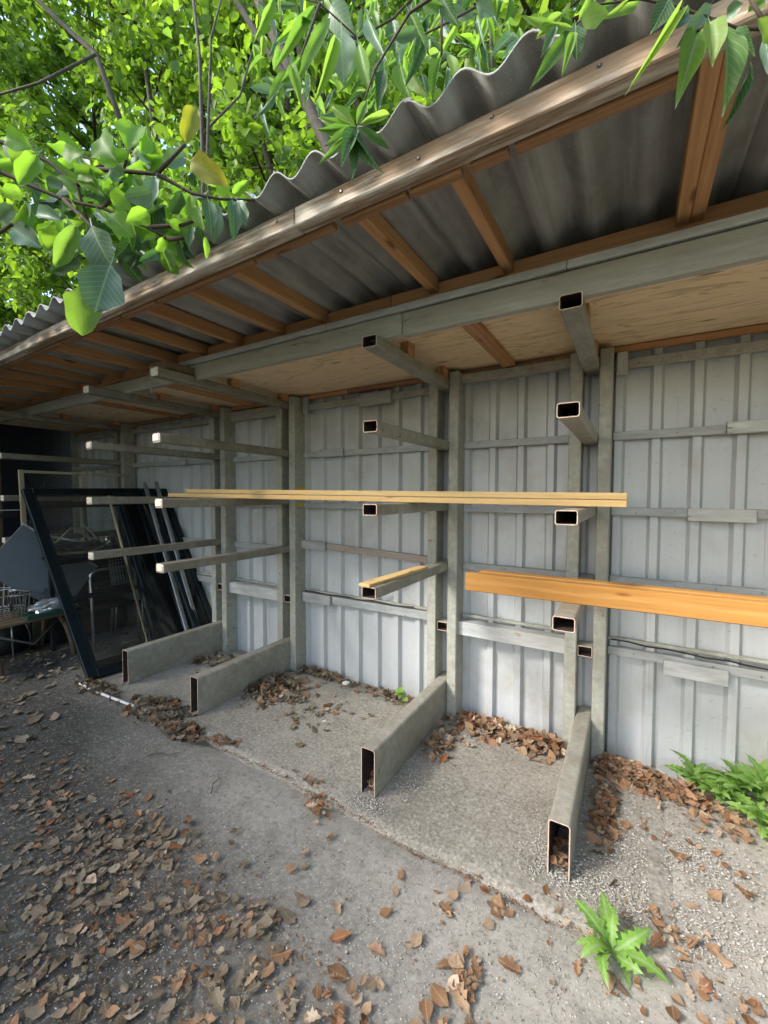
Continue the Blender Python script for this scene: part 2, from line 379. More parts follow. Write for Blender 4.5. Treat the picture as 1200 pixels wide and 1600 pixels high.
def glass_mat(name, tint, refl):
    m = Mat(name); tr = m.n('ShaderNodeBsdfTransparent'); tr.inputs[0].default_value = (*tint, 1)
    gl = m.n('ShaderNodeBsdfGlossy'); gl.inputs['Roughness'].default_value = .06
    fz = m.n('ShaderNodeFresnel'); fz.inputs[0].default_value = 1.5
    mx = m.n('ShaderNodeMixShader'); m.l(fz.outputs[0], mx.inputs[0]); m.l(tr.outputs[0], mx.inputs[1]); m.l(gl.outputs[0], mx.inputs[2])
    df = m.n('ShaderNodeBsdfDiffuse'); df.inputs[0].default_value = (.25, .25, .24, 1)
    m2 = m.n('ShaderNodeMixShader'); dirt = m.noise(m.coords(), 5, 6, .7)
    m.l(m.ramp(dirt, [(.4, (.02, .02, .02)), (.8, (refl, refl, refl))]), m2.inputs[0])
    m.l(mx.outputs[0], m2.inputs[1]); m.l(df.outputs[0], m2.inputs[2]); m.l(m2.outputs[0], m.out.inputs[0]); return m.m
GLASS = glass_mat('dusty_glass', (.90, .93, .93), .05)
GLASS_DK = glass_mat('dark_glass', (.22, .25, .28), .05)

# ------------------------------------------------------------------ setting: ground
def ground_z(x, y):
    z = .006*math.sin(x*2.1+y*1.3) + .004*math.sin(x*5.3-y*4.1) - .006
    if y > 2.95: z -= .05*min(1, (y-2.95)/.25)
    return z
def ground():
    xs = sorted(set([-400, -150, -60, -30, -18, -12] + [round(-9+.1*i, 3) for i in range(131)] + [6, 9, 15, 30, 60, 150, 400]))
    ys = sorted(set([-400, -150, -60, -30, -15, -8, -5] + [round(-3+.1*i, 3) for i in range(71)] + [6, 9, 15, 30, 60, 150, 400]))
    V = []; 
    for y in ys:
        for x in xs:
            z = ground_z(x, y) if -9 <= x <= 4 and -3 <= y <= 4 else -.02
            z += random.uniform(-.003, .003) if -9 < x < 4 and -3 < y < 4 else 0
            if -3.05 < x < .12 and y > 1.75: z -= .03      # room for the slabs
            V.append((x, y, z))
    n = len(xs); F = [(j*n+i, j*n+i+1, (j+1)*n+i+1, (j+1)*n+i) for j in range(len(ys)-1) for i in range(n-1)]
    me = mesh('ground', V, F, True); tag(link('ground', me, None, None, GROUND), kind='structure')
ground()
def slab(x0, x1, y0, y1, front):
    nx, ny = max(2, int((x1-x0)/.06)), 22; V = []; F = []
    for j in range(ny+1):
        for i in range(nx+1):
            x = x0+(x1-x0)*i/nx; yf = y0 + front(x); y = yf+(y1-yf)*j/ny
            z = .003 + .003*math.sin(x*7+y*3) + random.uniform(-.0012, .0012) - (.04*min(1, max(0, (y-2.9)/.28)))
            if j == 0: z -= .007
            if i in (0, nx): z -= .03
            V.append((x, y, z))
    for j in range(ny):
        for i in range(nx): a = j*(nx+1)+i; F.append((a, a+1, a+nx+2, a+nx+1))
    b = len(V)
    for i in range(nx+1): p = V[i]; V.append((p[0], p[1]+.012, -.06))
    for i in range(nx): F.append((b+i, b+i+1, i+1, i))
    me = mesh('slab', V, F, True); return tag(link('concrete_slab', me, None, None, SLAB), kind='structure')
cr = lambda x: .012*math.sin(x*3.1) + .010*math.sin(x*9.7+1) + .006*math.sin(x*31) + .004*math.sin(x*57+2)
slab(-3.12, .22, 1.76, 3.22, lambda x: cr(x) - .045*(x+1.2 if x < -1.2 else 0))

# ------------------------------------------------------------------ shed
PF = 2.9745                                   # front of the rack posts
XS = {'A': -5.886, 'B': -3.863, 'C': -2.851, 'D': -1.2085, 'E': -.1975, 'F': 1.445}
AW, PW, PD = .096, .0754, .155
shed = thing('storage_shed', (-2.6, 3.16, 0), 'long open-fronted lean-to shed of corrugated sheets, orange rafters and grey timber', 'shed')
# wall sheets: trapezoid ribs standing towards the yard
PITCH_W = .207
def wall_sheet_mesh():
    prof = []
    for k in range(5):
        x = k*PITCH_W
        prof += [(x, 0), (x+.118, 0), (x+.136, -.036), (x+.178, -.036), (x+.196, 0)]
    prof += [(5*PITCH_W, 0), (5*PITCH_W+.03, 0)]
    zs = [-.06, .3, .75, 1.2, 1.65, 2.1, 2.45, 2.74]; V = []; F = []; n = len(prof)
    for t in (0, .0012):
        for z in zs:
            for x, y in prof: V.append((x, y+t+.002*math.sin(z*3+x*4), z))
    m = n*len(zs)
    for j in range(len(zs)-1):
        for i in range(n-1):
            a = j*n+i; F.append((a, a+1, a+n+1, a+n)); F.append((m+a+1, m+a, m+a+n, m+a+n+1))
    for i in range(n-1): F.append((i+1, i, m+i, m+i+1))
    for j in range(len(zs)-1):
        a = j*n; F.append((a, a+n, m+a+n, m+a)); a += n-1; F.append((a+n, a, m+a, m+a+n))
    return mesh('wall_sheet', V, F)
wsm = wall_sheet_mesh(); wsm.materials.append(SHEET)
x0 = .125-.16-PITCH_W*36+.000
for k in range(10):
    o = link('wall_sheet', wsm, shed, Matrix.Translation((x0+k*5*PITCH_W, 3.16-.0025*(k % 2), 0)) @ Matrix.Rotation(R(random.uniform(-.15, .15)), 4, 'Y'))
WX0, WX1 = x0, x0+50*PITCH_W
box('corner_post', shed, WX0-.10, WX0, 3.10, 3.20, -.05, 2.72, GREY)
# girts between the frames
names = ['A', 'B', 'C', 'D', 'E', 'F']
bays = [(WX0, XS['A']-AW-PW)] + [(XS[a]+PW, XS[b]-AW-PW) for a, b in zip(names, names[1:])] + [(XS['F']+PW, WX1)]
for bi, (a, b) in enumerate(bays):
    a += .004; b -= .004
    y0 = 3.088; yj = random.uniform(-.002, .002)
    top = (2.528, 2.585) if bi not in (2, 3+1) else (2.57, 2.632)
    if bi == 4: box('top_rail', shed, a-.05, b, 3.045, 3.13, 2.572, 2.632, GREY)
    elif bi == 2: box('top_rail', shed, a-.02, b, 3.06, 3.13, 2.512, 2.612, GREY)
    else: box('top_rail', shed, a, b, y0, 3.13, *top, GREY)
    box('girt', shed, a, b, y0+.003, 3.129, 2.076, 2.128, GREY_BL)
    box('girt', shed, a, b, y0, 3.13, 1.588, 1.640, GREY_BL)
    if bi == 3: bar('girt', shed, (a, 3.11, 1.235), (b, 3.11, 1.183), .04, .058, wood('pinkish_batten', (.43, .37, .33), (.33, .26, .22), (.1, .06, .05), .8))
    else: box('girt', shed, a, b, y0+.002, 3.13, 1.135, 1.19, GREY_BL)
    if bi in (2, 4): box('lower_rail', shed, a-.06, b+.02, 3.02, 3.12, .638, .742 if bi == 4 else .752, GREY_LT)
    else: box('lower_rail', shed, a, b, y0, 3.13, .668 if bi == 5 else .684, .722 if bi == 5 else .755, GREY_BL)
    box('rail_ledge', shed, a, b, 3.095, 3.128, .765, .785, GREY)
for (a, b, z0, z1) in ((.455, .80, 2.073, 2.142), (.285, .60, 1.566, 1.642), (.19, .505, .608, .70), (-2.08, -1.77, 2.495, 2.60), (-2.55, -2.27, 2.07, 2.14),
                       (-2.772, -2.48, 1.19, 1.272), (-2.765, -2.42, .67, .762), (-.105, -.045, 2.485, 2.625), (-2.745, -2.69, 2.49, 2.65), (-4.9, -4.6, 2.068, 2.14)):
    box('splice_board', shed, a, b, 3.058, 3.086, z0, z1, GREY_LT if a > -1 else GREY_BL, tilt=Matrix.Rotation(R(random.uniform(-.6, .6)), 4, 'Y'))
sv = []
for z in (2.555, 2.10, 1.613, 1.163, .70):
    for k in range(2, 46): sv.append((x0+k*PITCH_W+.06+random.uniform(-.01, .01), z+random.uniform(-.012, .012)))
V = []; F = []
for x, z in sv:
    o = len(V); V += [(x+.006*math.cos(a), 3.0835, z+.006*math.sin(a)) for a in np.linspace(0, 6.283, 7)[:-1]] + [(x+.005*math.cos(a), 3.081, z+.005*math.sin(a)) for a in np.linspace(0, 6.283, 7)[:-1]]
    F += [tuple(range(o+6, o+12))]+[(o+i, o+(i+1) % 6, o+6+(i+1) % 6, o+6+i) for i in range(6)]
tag(link('screw_heads', mesh('screw_heads', V, F), shed, None, SCREW), kind='stuff')
# brown timber under the ceiling boards along the wall
for k in range(6):
    a = WX0+k*1.75; box('wall_plate', shed, a, a+1.745, 3.09, 3.135, 2.634, 2.671, PACK if k % 2 else RAFT)
# ceiling boards
xs_p = [WX0, -5.665, -3.225, -.785, 1.655, WX1]
for a, b in zip(xs_p, xs_p[1:]):
    box('ceiling_board', shed, a+.002, b-.002, 2.056, 3.20, 2.677+random.uniform(0, .0015), 2.692, PLY, .001)
for x, wd in ((-.785, .085), (-3.45, .06), (-4.75, .06), (-6.4, .06)):
    box('ceiling_joist', shed, x-wd/2, x+wd/2, 2.062, 3.085, 2.640, 2.676, RAFT)
# front beam with trim strip
for a, b, z0, z1 in ((WX0, -5.1, 2.605, 2.708), (-5.096, -3.06, 2.605, 2.712), (-3.055, -1.09, 2.585, 2.70), (-1.087, .55, 2.577, 2.697), (.553, WX1, 2.565, 2.69)):
    box('front_beam', shed, a, b, 2.0, 2.052, z0, z1, BEAM, .006)
for a, b in ((-3.09, -1.6), (-1.597, -.27), (-.267, 1.1), (1.103, WX1)):
    box('trim_strip', shed, a, b, 1.986, 2.054, 2.703, 2.738, GREY_LT)
for k in range(5):
    a = WX0+k*2.1; box('rafter_plate', shed, a, min(a+2.097, WX1), 2.058, 2.10, 2.742, 2.835, RAFT)
sh = lambda x: .012*(x+.5)                    # the roof drops a little to the left
def srot(): return Matrix.Rotation(-math.atan(.012), 4, 'Y')
for x in (.142, .189, -.535, -.922, -1.655, -2.012, -2.418, -2.81, -3.19, -3.60, -4.0, -4.4, -4.8, -5.2, -5.6, -6.0, -6.4, -6.8, -7.2, .62, 1.02, 1.42, 1.82):
    wd = .0455; z = 2.783+sh(x)*.8
    j = random.uniform(-.003, .003)
    bar('rafter', shed, (x+random.uniform(-.006, .006), 1.312, z+j+.036), (x, 2.057, 2.783+.036+(sh(x)*.3)), wd, .072, RAFT, .003)
for a, b in ((-7.7, -4.3), (-4.297, -1.16), (-1.157, 2.1)):
    c = (a+b)/2
    box('fascia_board', shed, a, b, 1.248, 1.310, 2.772+sh(c), 2.846+sh(c), FASC, .005, srot())
for a, b in ((-.98, -.70), (-.685, -.50), (-.47, -.35), (-.33, .10), (-1.45, -1.02), (-2.2, -1.47), (-2.55, -2.22), (-3.3, -2.57), (-4.1, -3.32), (-5.4, -4.12)):
    c = (a+b)/2; box('packer', shed, a, b, 1.311, 1.345, 2.760+sh(c), 2.786+sh(c), PACK, .002, srot())
sm = box_mesh(.006, .012, .012, .003, SCREW)
for x in (-3.2, -2.55, -2.1, -1.65, -1.25, -.93, -.62, -.38, -.1):
    link('screw', sm, shed, Matrix.Translation((x, 1.246, 2.815+sh(x)+random.uniform(-.012, .012))) @ Matrix.Rotation(R(90), 4, 'Z'))
# roof sheets
RP = .181
def roof_sheet_mesh(n=5):
    V = []; F = []; S = 14; L = 2.45; N = n*S+3
    ysl = [0, .3, .9, 1.6, L]
    for t in (0, .0065):
        for y in ysl:
            for i in range(N):
                x = RP*i/S; V.append((x, y, .0275*math.cos(2*math.pi*i/S) + t))
    m = N*len(ysl); mi = []
    for j in range(len(ysl)-1):
        for i in range(N-1):
            a = j*N+i; F.append((a+1, a, a+N, a+N+1)); F.append((m+a, m+a+1, m+a+N+1, m+a+N)); mi += [0, 0]
    for i in range(N-1): F.append((i, i+1, m+i+1, m+i)); mi.append(1)
    for j in range(len(ysl)-1):
        a = j*N; F.append((a+N, a, m+a, m+a+N)); mi.append(1); a += N-1; F.append((a, a+N, m+a+N, m+a)); mi.append(1)
    me = mesh('roof_sheet', V, F, True); me.materials.append(CEMENT); me.materials.append(CEM_EDGE); me.polygons.foreach_set('material_index', mi)
    return me
rsm = roof_sheet_mesh()
for k in range(-9, 4):
    x = -.62+k*5*RP
    link('roof_sheet', rsm, shed, Matrix.Translation((x, 1.146+random.uniform(-.006, .006), 2.876+sh(x)+(.007 if k % 2 else 0))) @ srot() @ Matrix.Rotation(R(.25), 4, 'X'))

# end of the shed: dark panel standing in for the unlit opening, brick pier
door = thing('dark_end_panel', (-7.95, 2.8, 0), 'tall dark navy panel standing in for the dark opening at the far end of the shed', 'door')
box('panel_sheet', door, -7.97, -7.93, 2.35, 3.60, 0, 3.02, NAVY, .004)
for y in (2.5, 2.62, 2.74, 2.86, 2.98, 3.10): box('board_seam', door, -7.929, -7.925, y, y+.012, .02, 3.0, BLACK, .001)
box('frame', door, -7.98, -7.92, 2.30, 2.349, 0, 3.02, OLDWOOD)
pier = thing('brick_pier', (-7.97, 1.9, 0), 'brown brick wall at the far left edge beside the dark navy panel', 'wall')
box('mortar_core', pier, -8.2, -7.955, -3.5, 2.297, -.05, 3.6, MORTAR, 0)
brk = box_mesh(.21, .012, .065, .003, BRICK)
for r in range(36):
    for c in range(5):
        y = 1.31+c*.222+(.11 if r % 2 else 0)
        if y+.105 > 2.297: continue
        link('brick', brk, pier, Matrix.Translation((-7.95+random.uniform(-.002, .002), y, .04+r*.078)) @ Matrix.Rotation(R(90), 4, 'Z'))

# ------------------------------------------------------------------ cantilever racks
def rack(k, dz, LA, LB, capped, label, stub=True):
    x = XS[k]; root = thing('cantilever_rack', (x-AW/2, PF, 0), label, 'rack', 'cantilever racks along the shed wall')
    for a in (x-AW-PW, x):
        box('post', root, a, a+PW, PF, PF+PD, -.06, 2.642+dz*.3, GREY if k in 'DEF' else ARM if k == 'A' else GREY, .006)
    for z in (2.578, 2.117, 1.654, 1.188):
        z += dz
        y0 = PF-LA+random.uniform(-.008, .008)
        a = hollow('arm', root, x-AW+.0015, x-.0015, z-.065, z, y0, PF+PD-.01, .0042, .012, (ARM_D if capped else ARM, RIM, INSIDE))
        if capped: box('end_cap', a, x-AW+.008, x-.008, y0-.006, y0+.02, z-.060, z-.005, CAPM, .008)
    hollow('base_beam', root, x-AW+.0015, x-.0015, -.01, .264+dz, PF-LB, PF+PD-.01, .005, .016, (ARM, RIM, INSIDE))
    if stub: hollow('stub', root, x-AW+.004, x-.004, .655, .725, PF+.02, PF+PD-.03, .005, .004, (GREY, RIM, INSIDE))
    for yb in (2.33, 2.90):
        box('packing_block', root, x-.07, x-.01, yb, yb+.09, 2.579+dz, 2.676, RAFT, .003)
    return root
rack('A', .047, 1.22, 1.0, True, 'far rack frame with white capped arms behind the leaning dark doors', False)
rack('B', .040, 1.247, .998, True, 'white capped rack frame second from the dark navy panel, beside the leaning doors')
rack('C', .032, 1.266, 1.006, True, 'white capped rack frame with yellow tape on its post and the pine boards on top')
rack('D', .013, 1.032, 1.045, False, 'open-ended rack frame with a loose orange board lying on its lowest arm')
rE = rack('E', 0, 1.027, 1.038, False, 'open-ended rack frame nearest the camera carrying the thick orange timber')
rack('F', 0, 1.03, 1.04, False, 'rack frame at the right beyond the picture holding the orange timber end')
xc = XS['C']
t = thing('tape_wrap', (xc+.04, PF, 1.65), 'yellow tape wrapped round the rack post behind the pine boards', 'tape')
box('band', t, xc+.012, xc+PW+.004, PF+.02, PF+PD+.004, 1.60, 1.63, YELLOW); box('band', t, xc+.012, xc+PW+.004, PF+.03, PF+PD+.004, 1.735, 1.79, YELLOW)
box('arm_spacer', shed, xc-.10, xc-.02, 1.76, 2.02, 2.614, 2.672, OLDWOOD)
c0 = Vector((xc-.085, 1.702, 2.61))
tag(tube('hanging_wire', None, [c0+Vector((.03, .03, .02)), c0+Vector((-.006, -.006, .01)), c0+Vector((-.01, -.008, -.06)), c0+Vector((.012, -.01, -.10)), c0+Vector((.005, -.006, -.15)), c0+Vector((.02, -.008, -.2))], .003, WIREM, 5),
    'thin pale wire dangling from a white capped top arm', 'wire')

# timber stored on the racks
for i, (xa, xb, y, z, nm, lb) in enumerate(((-3.80, -.022, 2.345, 1.687, 'pine_board', 'lower of the two long pale pine boards lying across the racks'),
                                            (-3.53, -.021, 2.347, 1.724, 'pine_board', 'upper of the two long pale pine boards lying across the racks'))):
    o = bar(nm, None, (xa, y+.05, z+.018+.006), (xb, y+.05, z+.018-.028), .11, .0345, PINE, .003); tag(o, lb, 'board', 'timber on the racks')
tls = ('front', 'second', 'third', 'rearmost')
for i in range(4):
    xa = (-.79, -.775, -.74, -.735)[i]; y = 2.2+i*.0445; zt = (1.288, 1.281, 1.287, 1.283)[i]
    o = box('timber_plank', None, xa, 2.9, y, y+.043, 1.1885, zt, LARCH, .004)
    tag(o, '%s plank of the thick orange timber bundle on the near rack' % tls[i], 'plank', 'orange timber bundle')
dx = XS['D']
o = bar('loose_board', None, (dx-.075, 1.93, 1.209), (dx-.035, 2.62, 1.213), .075, .018, PINE, .002); tag(o, 'short thin orange board lying along a rack arm', 'board')
o = bar('loose_batten', None, (-2.02, 3.05, .80), (-1.50, 3.07, 1.14), .012, .02, GREY_BL, .002); tag(o, 'thin grey lath leaning diagonally against the wall sheets', 'lath')
c1 = [(-2.75+.1*i, 3.082, .772+.006*math.sin(i*1.7)) for i in range(13)]
tag(tube('wall_cable', None, c1, .005, BLACK, 5), 'black cable lying on the lower rail between two rack posts', 'cable')
c2 = [(-.10+.1*i, 3.078, .775-.004*i+.005*math.sin(i*2.3)) for i in range(12)]
tag(tube('wall_cable', None, c2, .005, BLACK, 5), 'black cable along the lower rail right of the nearest rack', 'cable')

# ------------------------------------------------------------------ junk at the left end
O0 = Vector((-4.245, 1.815, 0)); vv = (Vector((-5.60, 1.82, 1.762))-O0); uu = Vector((.12, 1.27, .02))
def frame_on(root, O, u, v, fwid, dep, mat, rails=(), glass=None):
    un, vn = u.normalized(), v.normalized(); nn = un.cross(vn).normalized(); h = fwid/2
    q = lambda a, b, c=0: O + un*a + vn*b + nn*c
    U, V_ = u.length, v.length
    bar('stile', root, q(h, 0), q(h, V_), fwid, dep, mat, .004, nn); bar('stile', root, q(U-h, 0), q(U-h, V_), fwid, dep, mat, .004, nn)
    bar('rail', root, q(fwid, V_-h), q(U-fwid, V_-h), fwid, dep, mat, .004, nn); bar('rail', root, q(fwid, h), q(U-fwid, h), fwid, dep, mat, .004, nn)
    for r in rails: bar('rail', root, q(fwid, r), q(U-fwid, r), .045, dep*.8, mat, .004, nn)
    for a in (fwid+.007, U-fwid-.007): bar('glazing_bead', root, q(a, fwid, dep*.35), q(a, V_-fwid, dep*.35), .014, .012, mat, .002, nn)
    if glass:
        M = Matrix.Translation(q(U/2, V_/2)) @ Matrix((un, vn, nn)).transposed().to_4x4()
        link('pane', box_mesh(U-2*fwid, V_-2*fwid, .006, 0, glass), root, M)
d1 = thing('glazed_door', O0, 'dark blue-green aluminium door frame with clear glass leaning foremost', 'door')
frame_on(d1, O0, uu, vv, .085, .05, ALU_DK, (1.28,), GLASS)
O1 = Vector((-4.50, 1.93, 0)); d2 = thing('glazed_door', O1, 'black door frame leaning close behind the blue-green glazed one', 'door')
frame_on(d2, O1, Vector((.06, 1.17, 0)), Vector((-1.30, 0, 1.62)), .07, .04, BLACK, (.8,), None)
O2 = Vector((-4.02, 2.83, 0)); d3 = thing('glazed_door', O2, 'dark glazed panel leaning against the wall beside the grey base beam', 'door')
frame_on(d3, O2, Vector((.0, .28, 0)), Vector((-1.1, .02, 1.78)), .06, .04, ALU_DK, (), GLASS_DK)
O3 = Vector((-4.30, 2.55, 0)); d4 = thing('glazed_door', O3, 'narrow dark panel leaning between the aluminium strips and the glazed door', 'door')
frame_on(d4, O3, Vector((.0, .30, 0)), Vector((-1.02, .05, 1.72)), .05, .03, ALU_DK, (), GLASS_DK)
for i, (b, tp, mt, lb) in enumerate((((-4.10, 2.78, .0), (-5.12, 2.86, 1.86), ALU, 'left of the two bright aluminium strips leaning on the dark panels'),
                                     ((-4.04, 2.88, .0), (-5.05, 2.96, 1.87), ALU, 'right of the two bright aluminium strips leaning on the dark panels'),
                                     ((-4.34, 2.46, .0), (-5.35, 2.56, 1.70), PALEWOOD, 'pale wooden strip leaning between the dark panels'))):
    o = bar('metal_strip' if mt is ALU else 'wood_strip', None, b, tp, .045 if mt is ALU else .022, .02, mt, .003, (1, 0, .6)); tag(o, lb, 'strip', 'strips leaning with the doors')
# black work table with odds and ends on it
tb = thing('work_table', (-5.75, 2.4, 0), 'black steel table in the shade behind the leaning glass door', 'table')
box('tabletop', tb, -6.2, -5.38, 1.95, 3.0, 1.00, 1.03, BLACK)
for x in (-6.15, -5.43):
    for y in (2.0, 2.95): box('leg', tb, x-.02, x+.02, y-.02, y+.02, 0, .999, BLACK)
box('stretcher', tb, -5.44, -5.42, 2.03, 2.93, .35, .38, BLACK)
cb = thing('dark_filler', (-5.85, 2.5, 0), 'black box added under the table to darken the space behind the glass', 'cabinet')  # black box added to darken the space under the table
box('filler_body', cb, -6.1, -5.6, 2.06, 2.86, .0, .92, BLACK); box('filler_front', cb, -5.598, -5.58, 2.08, 2.45, .04, .88, BLACK); box('filler_front', cb, -5.598, -5.58, 2.47, 2.84, .04, .88, BLACK)
for y in (2.42, 2.50): box('handle', cb, -5.578, -5.56, y-.006, y+.006, .45, .58, CHROME)
fr = thing('mesh_frame', (-5.84, 2.2, 1.03), 'pale wooden frame filled with chicken wire standing on the table', 'frame')
for y in (1.90, 2.50): bar('stile', fr, (-5.78, y, 1.031), (-5.84, y, 1.985), .045, .03, PALEWOOD, .003, (1, 0, 0))
bar('rail', fr, (-5.84, 1.925, 1.965), (-5.84, 3.02, 1.965), .04, .03, PALEWOOD, .003); bar('rail', fr, (-5.78, 1.925, 1.06), (-5.78, 2.475, 1.06), .04, .03, PALEWOOD, .003)
wl_ = []
for i in range(-8, 20):
    a = 1.92+i*.03
    for sg in (1, -1):
        pts = []
        for zz in range(0, 9):
            z = 1.08+zz*.108; y = a+sg*(z-1.08)*.55 + (0 if sg > 0 else .28)
            if 1.925 <= y <= 2.475: pts.append((-5.785-.05*(z-1.06), y, z))
        if len(pts) > 1: wl_.append(pts)
multi_tube('chicken_wire', fr, wl_, .0011, WIREM, 3)
gp = thing('grey_board', (-5.52, 1.98, .45), 'large pale grey board propped on its corner left of the glazed door', 'board')
Mg = Matrix.Translation((-5.50, 1.96, .90)) @ Matrix.Rotation(R(-14), 4, 'Y') @ Matrix.Rotation(R(-41), 4, 'X')
link('sheet', box_mesh(.018, .86, .60, .003, PANEL), gp, Mg)
link('edge_trim', box_mesh(.024, .86, .02, .003, GREY_LT), gp, Mg @ Matrix.Translation((0, 0, .300)))
oc = thing('chamfered_frame', (-6.25, 1.75, 1.0), 'dark frame with cut corners behind the pale grey board', 'frame')
pp = [(-6.2, 1.42, .95), (-6.2, 1.42, 1.30), (-6.2, 1.62, 1.47), (-6.2, 2.02, 1.47), (-6.2, 2.10, 1.40), (-6.2, 2.10, .95)]
for a, b in zip(pp, pp[1:]): bar('side', oc, a, b, .05, .10, BLACK, .004, (1, 0, 0))
bar('lip', oc, (-6.17, 1.42, 1.325), (-6.17, 1.62, 1.495), .03, .012, GREY_LT, .002); bar('lip', oc, (-6.17, 1.625, 1.528), (-6.17, 2.0, 1.528), .03, .012, GREY_LT, .002)
st = thing('old_chest', (-6.35, 1.75, 0), 'brown wooden chest in the shade under the chamfered frame', 'chest')
box('body', st, -6.75, -6.18, 1.3, 1.93, 0, .88, OLDWOOD); box('lid', st, -6.77, -6.16, 1.28, 1.945, .882, .93, OLDWOOD)
# bucket, wire rack and loose frames on the table
bk = thing('tin_can', (-5.48, 2.62, 1.03), 'shiny tin can on the black table', 'can')
V, F = tube_geo([(0, 0, 0), (0, 0, .16)], [.05, .06], 14); me = mesh('can', V, F, True); me.materials.append(CHROME); link('body', me, bk, Matrix.Translation((-5.47, 2.62, 1.031)))
V, F = tube_geo([(0, 0, 0), (0, 0, .012)], [.065, .065], 14); me = mesh('rim', V, F, True); me.materials.append(CHROME); link('rim', me, bk, Matrix.Translation((-5.47, 2.62, 1.192)))
wr = thing('wire_rack', (-5.5, 2.85, 1.03), 'small wire rack on the black table beside the tin can', 'rack')
ln = []
for i in range(9): y = 2.72+i*.03; ln.append([(-5.50, y, 1.035), (-5.55, y-.02, 1.27)])
for z in (1.05, 1.12, 1.19, 1.26): ln.append([(-5.50-(z-1.03)*.2, 2.70, z), (-5.50-(z-1.03)*.2, 2.98, z)])
multi_tube('grid', wr, ln, .004, WIREM, 4)
ln2 = [[(p[0]-.10, p[1], p[2]) for p in l] for l in ln]; multi_tube('grid', wr, ln2, .004, WIREM, 4)
lf = thing('tilted_picture_frame', (-5.5, 2.3, 1.03), 'pale thin frame lying tilted on the black table', 'frame')
a, b, c, d = Vector((-5.5, 1.98, 1.06)), Vector((-5.6, 2.28, 1.32)), Vector((-5.5, 2.62, 1.06)), Vector((-5.42, 2.32, 1.045))
for p, q in ((a, b), (b, c), (c, d), (d, a)): bar('side', lf, p, q, .022, .03, PALEWOOD, .002)
for p, q, lb in (((-5.55, 2.05, 1.24), (-5.42, 2.70, 1.05), 'grey pipe lying across the table clutter'), ((-5.62, 2.4, 1.36), (-5.42, 2.55, 1.08), 'short pale stick standing in the table clutter')):
    tag(tube('loose_rod', None, [p, q], .016 if 'pipe' in lb else .010, ALU, 8), lb, 'rod')
tc2 = thing('folding_chair', (-5.05, 2.9, 0), 'dark folded steel chair leaning beside the chrome tube chair', 'chair')
for y in (2.76, 3.02): tube('leg', tc2, [(-4.86, y, 0), (-5.26, y, .95)], .011, BLACK, 6)
bar('seat', tc2, (-5.0, 2.78, .42), (-5.0, 3.0, .42), .34, .02, BLACK, .004); bar('backrest', tc2, (-5.2, 2.77, .82), (-5.2, 3.01, .82), .02, .12, BLACK, .004)
for i in range(5):
    p = Vector((-5.52+.03*i, 2.0+.13*i, 1.04)); tag(tube('scrap_rod', None, [p, p+Vector((.05, .3, .05+.03*i))], .007, (ALU, WIREM, OLDWOOD)[i % 3], 6), ('first', 'second', 'third', 'fourth', 'fifth')[i]+' thin scrap rod from the left in the table clutter', 'rod', 'scrap rods on the table')
cl = [[Vector((-5.46+random.uniform(-.05, .05), 2.05+random.uniform(0, .5), 1.05+random.uniform(0, .14))) for _ in range(5)] for _ in range(9)]
tag(multi_tube('wire_tangle', None, cl, .005, WIREM, 4), 'tangle of bent grey wire on the black table', 'wire')
# tube chair
ch = thing('tube_chair', (-5.0, 2.4, 0), 'tubular chrome chair standing in the dark behind the glass', 'chair')
y0, y1 = 2.20, 2.68
arch = [(-4.98, y0, 0), (-5.0, y0, .45), (-5.03, y0, .78)] + [(-5.04, y0+.10-.10*math.cos(R(a)), .78+.10*math.sin(R(a))) for a in (30, 60, 90)] + \
       [(-5.04, y1-.10+.10*math.sin(R(a)), .78+.10*math.cos(R(a))) for a in (0, 30, 60, 90)] + [(-5.0, y1, .45), (-4.98, y1, 0)]
tube('back_frame', ch, arch, .014, CHROME, 8)
box('seat', ch, -5.46, -5.02, y0+.02, y1-.02, .43, .47, BLACK, .012); box('backrest', ch, -5.055, -5.03, y0+.02, y1-.02, .55, .68, BLACK, .01)
for y in (y0+.02, y1-.02): tube('leg', ch, [(-5.42, y, .43), (-5.48, y, 0)], .013, CHROME, 8)
def wire_chair(x, y, z, rot, label):
    c = thing('wire_chair', (x, y, z), label, 'chair', 'wire chairs in the clutter'); Mz = Matrix.Rotation(R(rot), 3, 'Z')
    q = lambda a, b, e: Vector((x, y, z)) + Mz @ Vector((a, b, e))
    multi_tube('seat', c, [[q(-.2, b, .45), q(.2, b, .45)] for b in np.linspace(-.19, .19, 9)]+[[q(a, -.19, .45), q(a, .19, .45)] for a in np.linspace(-.2, .2, 5)], .004, CHROME, 4)
    multi_tube('backrest', c, [[q(-.2, b, .46), q(-.26, b*1.05, .86)] for b in np.linspace(-.18, .18, 9)]+[[q(-.2-.06*t, -.19, .46+.4*t), q(-.2-.06*t, .19, .46+.4*t)] for t in np.linspace(0, 1, 5)], .004, CHROME, 4)
    for a, b in ((-.2, -.19), (-.2, .19), (.2, -.19), (.2, .19)): tube('leg', c, [q(a, b, .45), q(a*1.15, b*1.1, 0)], .009, CHROME, 6)
wire_chair(-5.28, 2.98-.12, .0, 20, 'wire chair behind the tube chair in the dark')
wire_chair(-5.28, 2.86, .14, 24, 'wire chair stacked on top of the other wire chair')
wire_chair(-5.75, 1.62, .02, -35, 'wire chair in the shade behind the slatted bench')
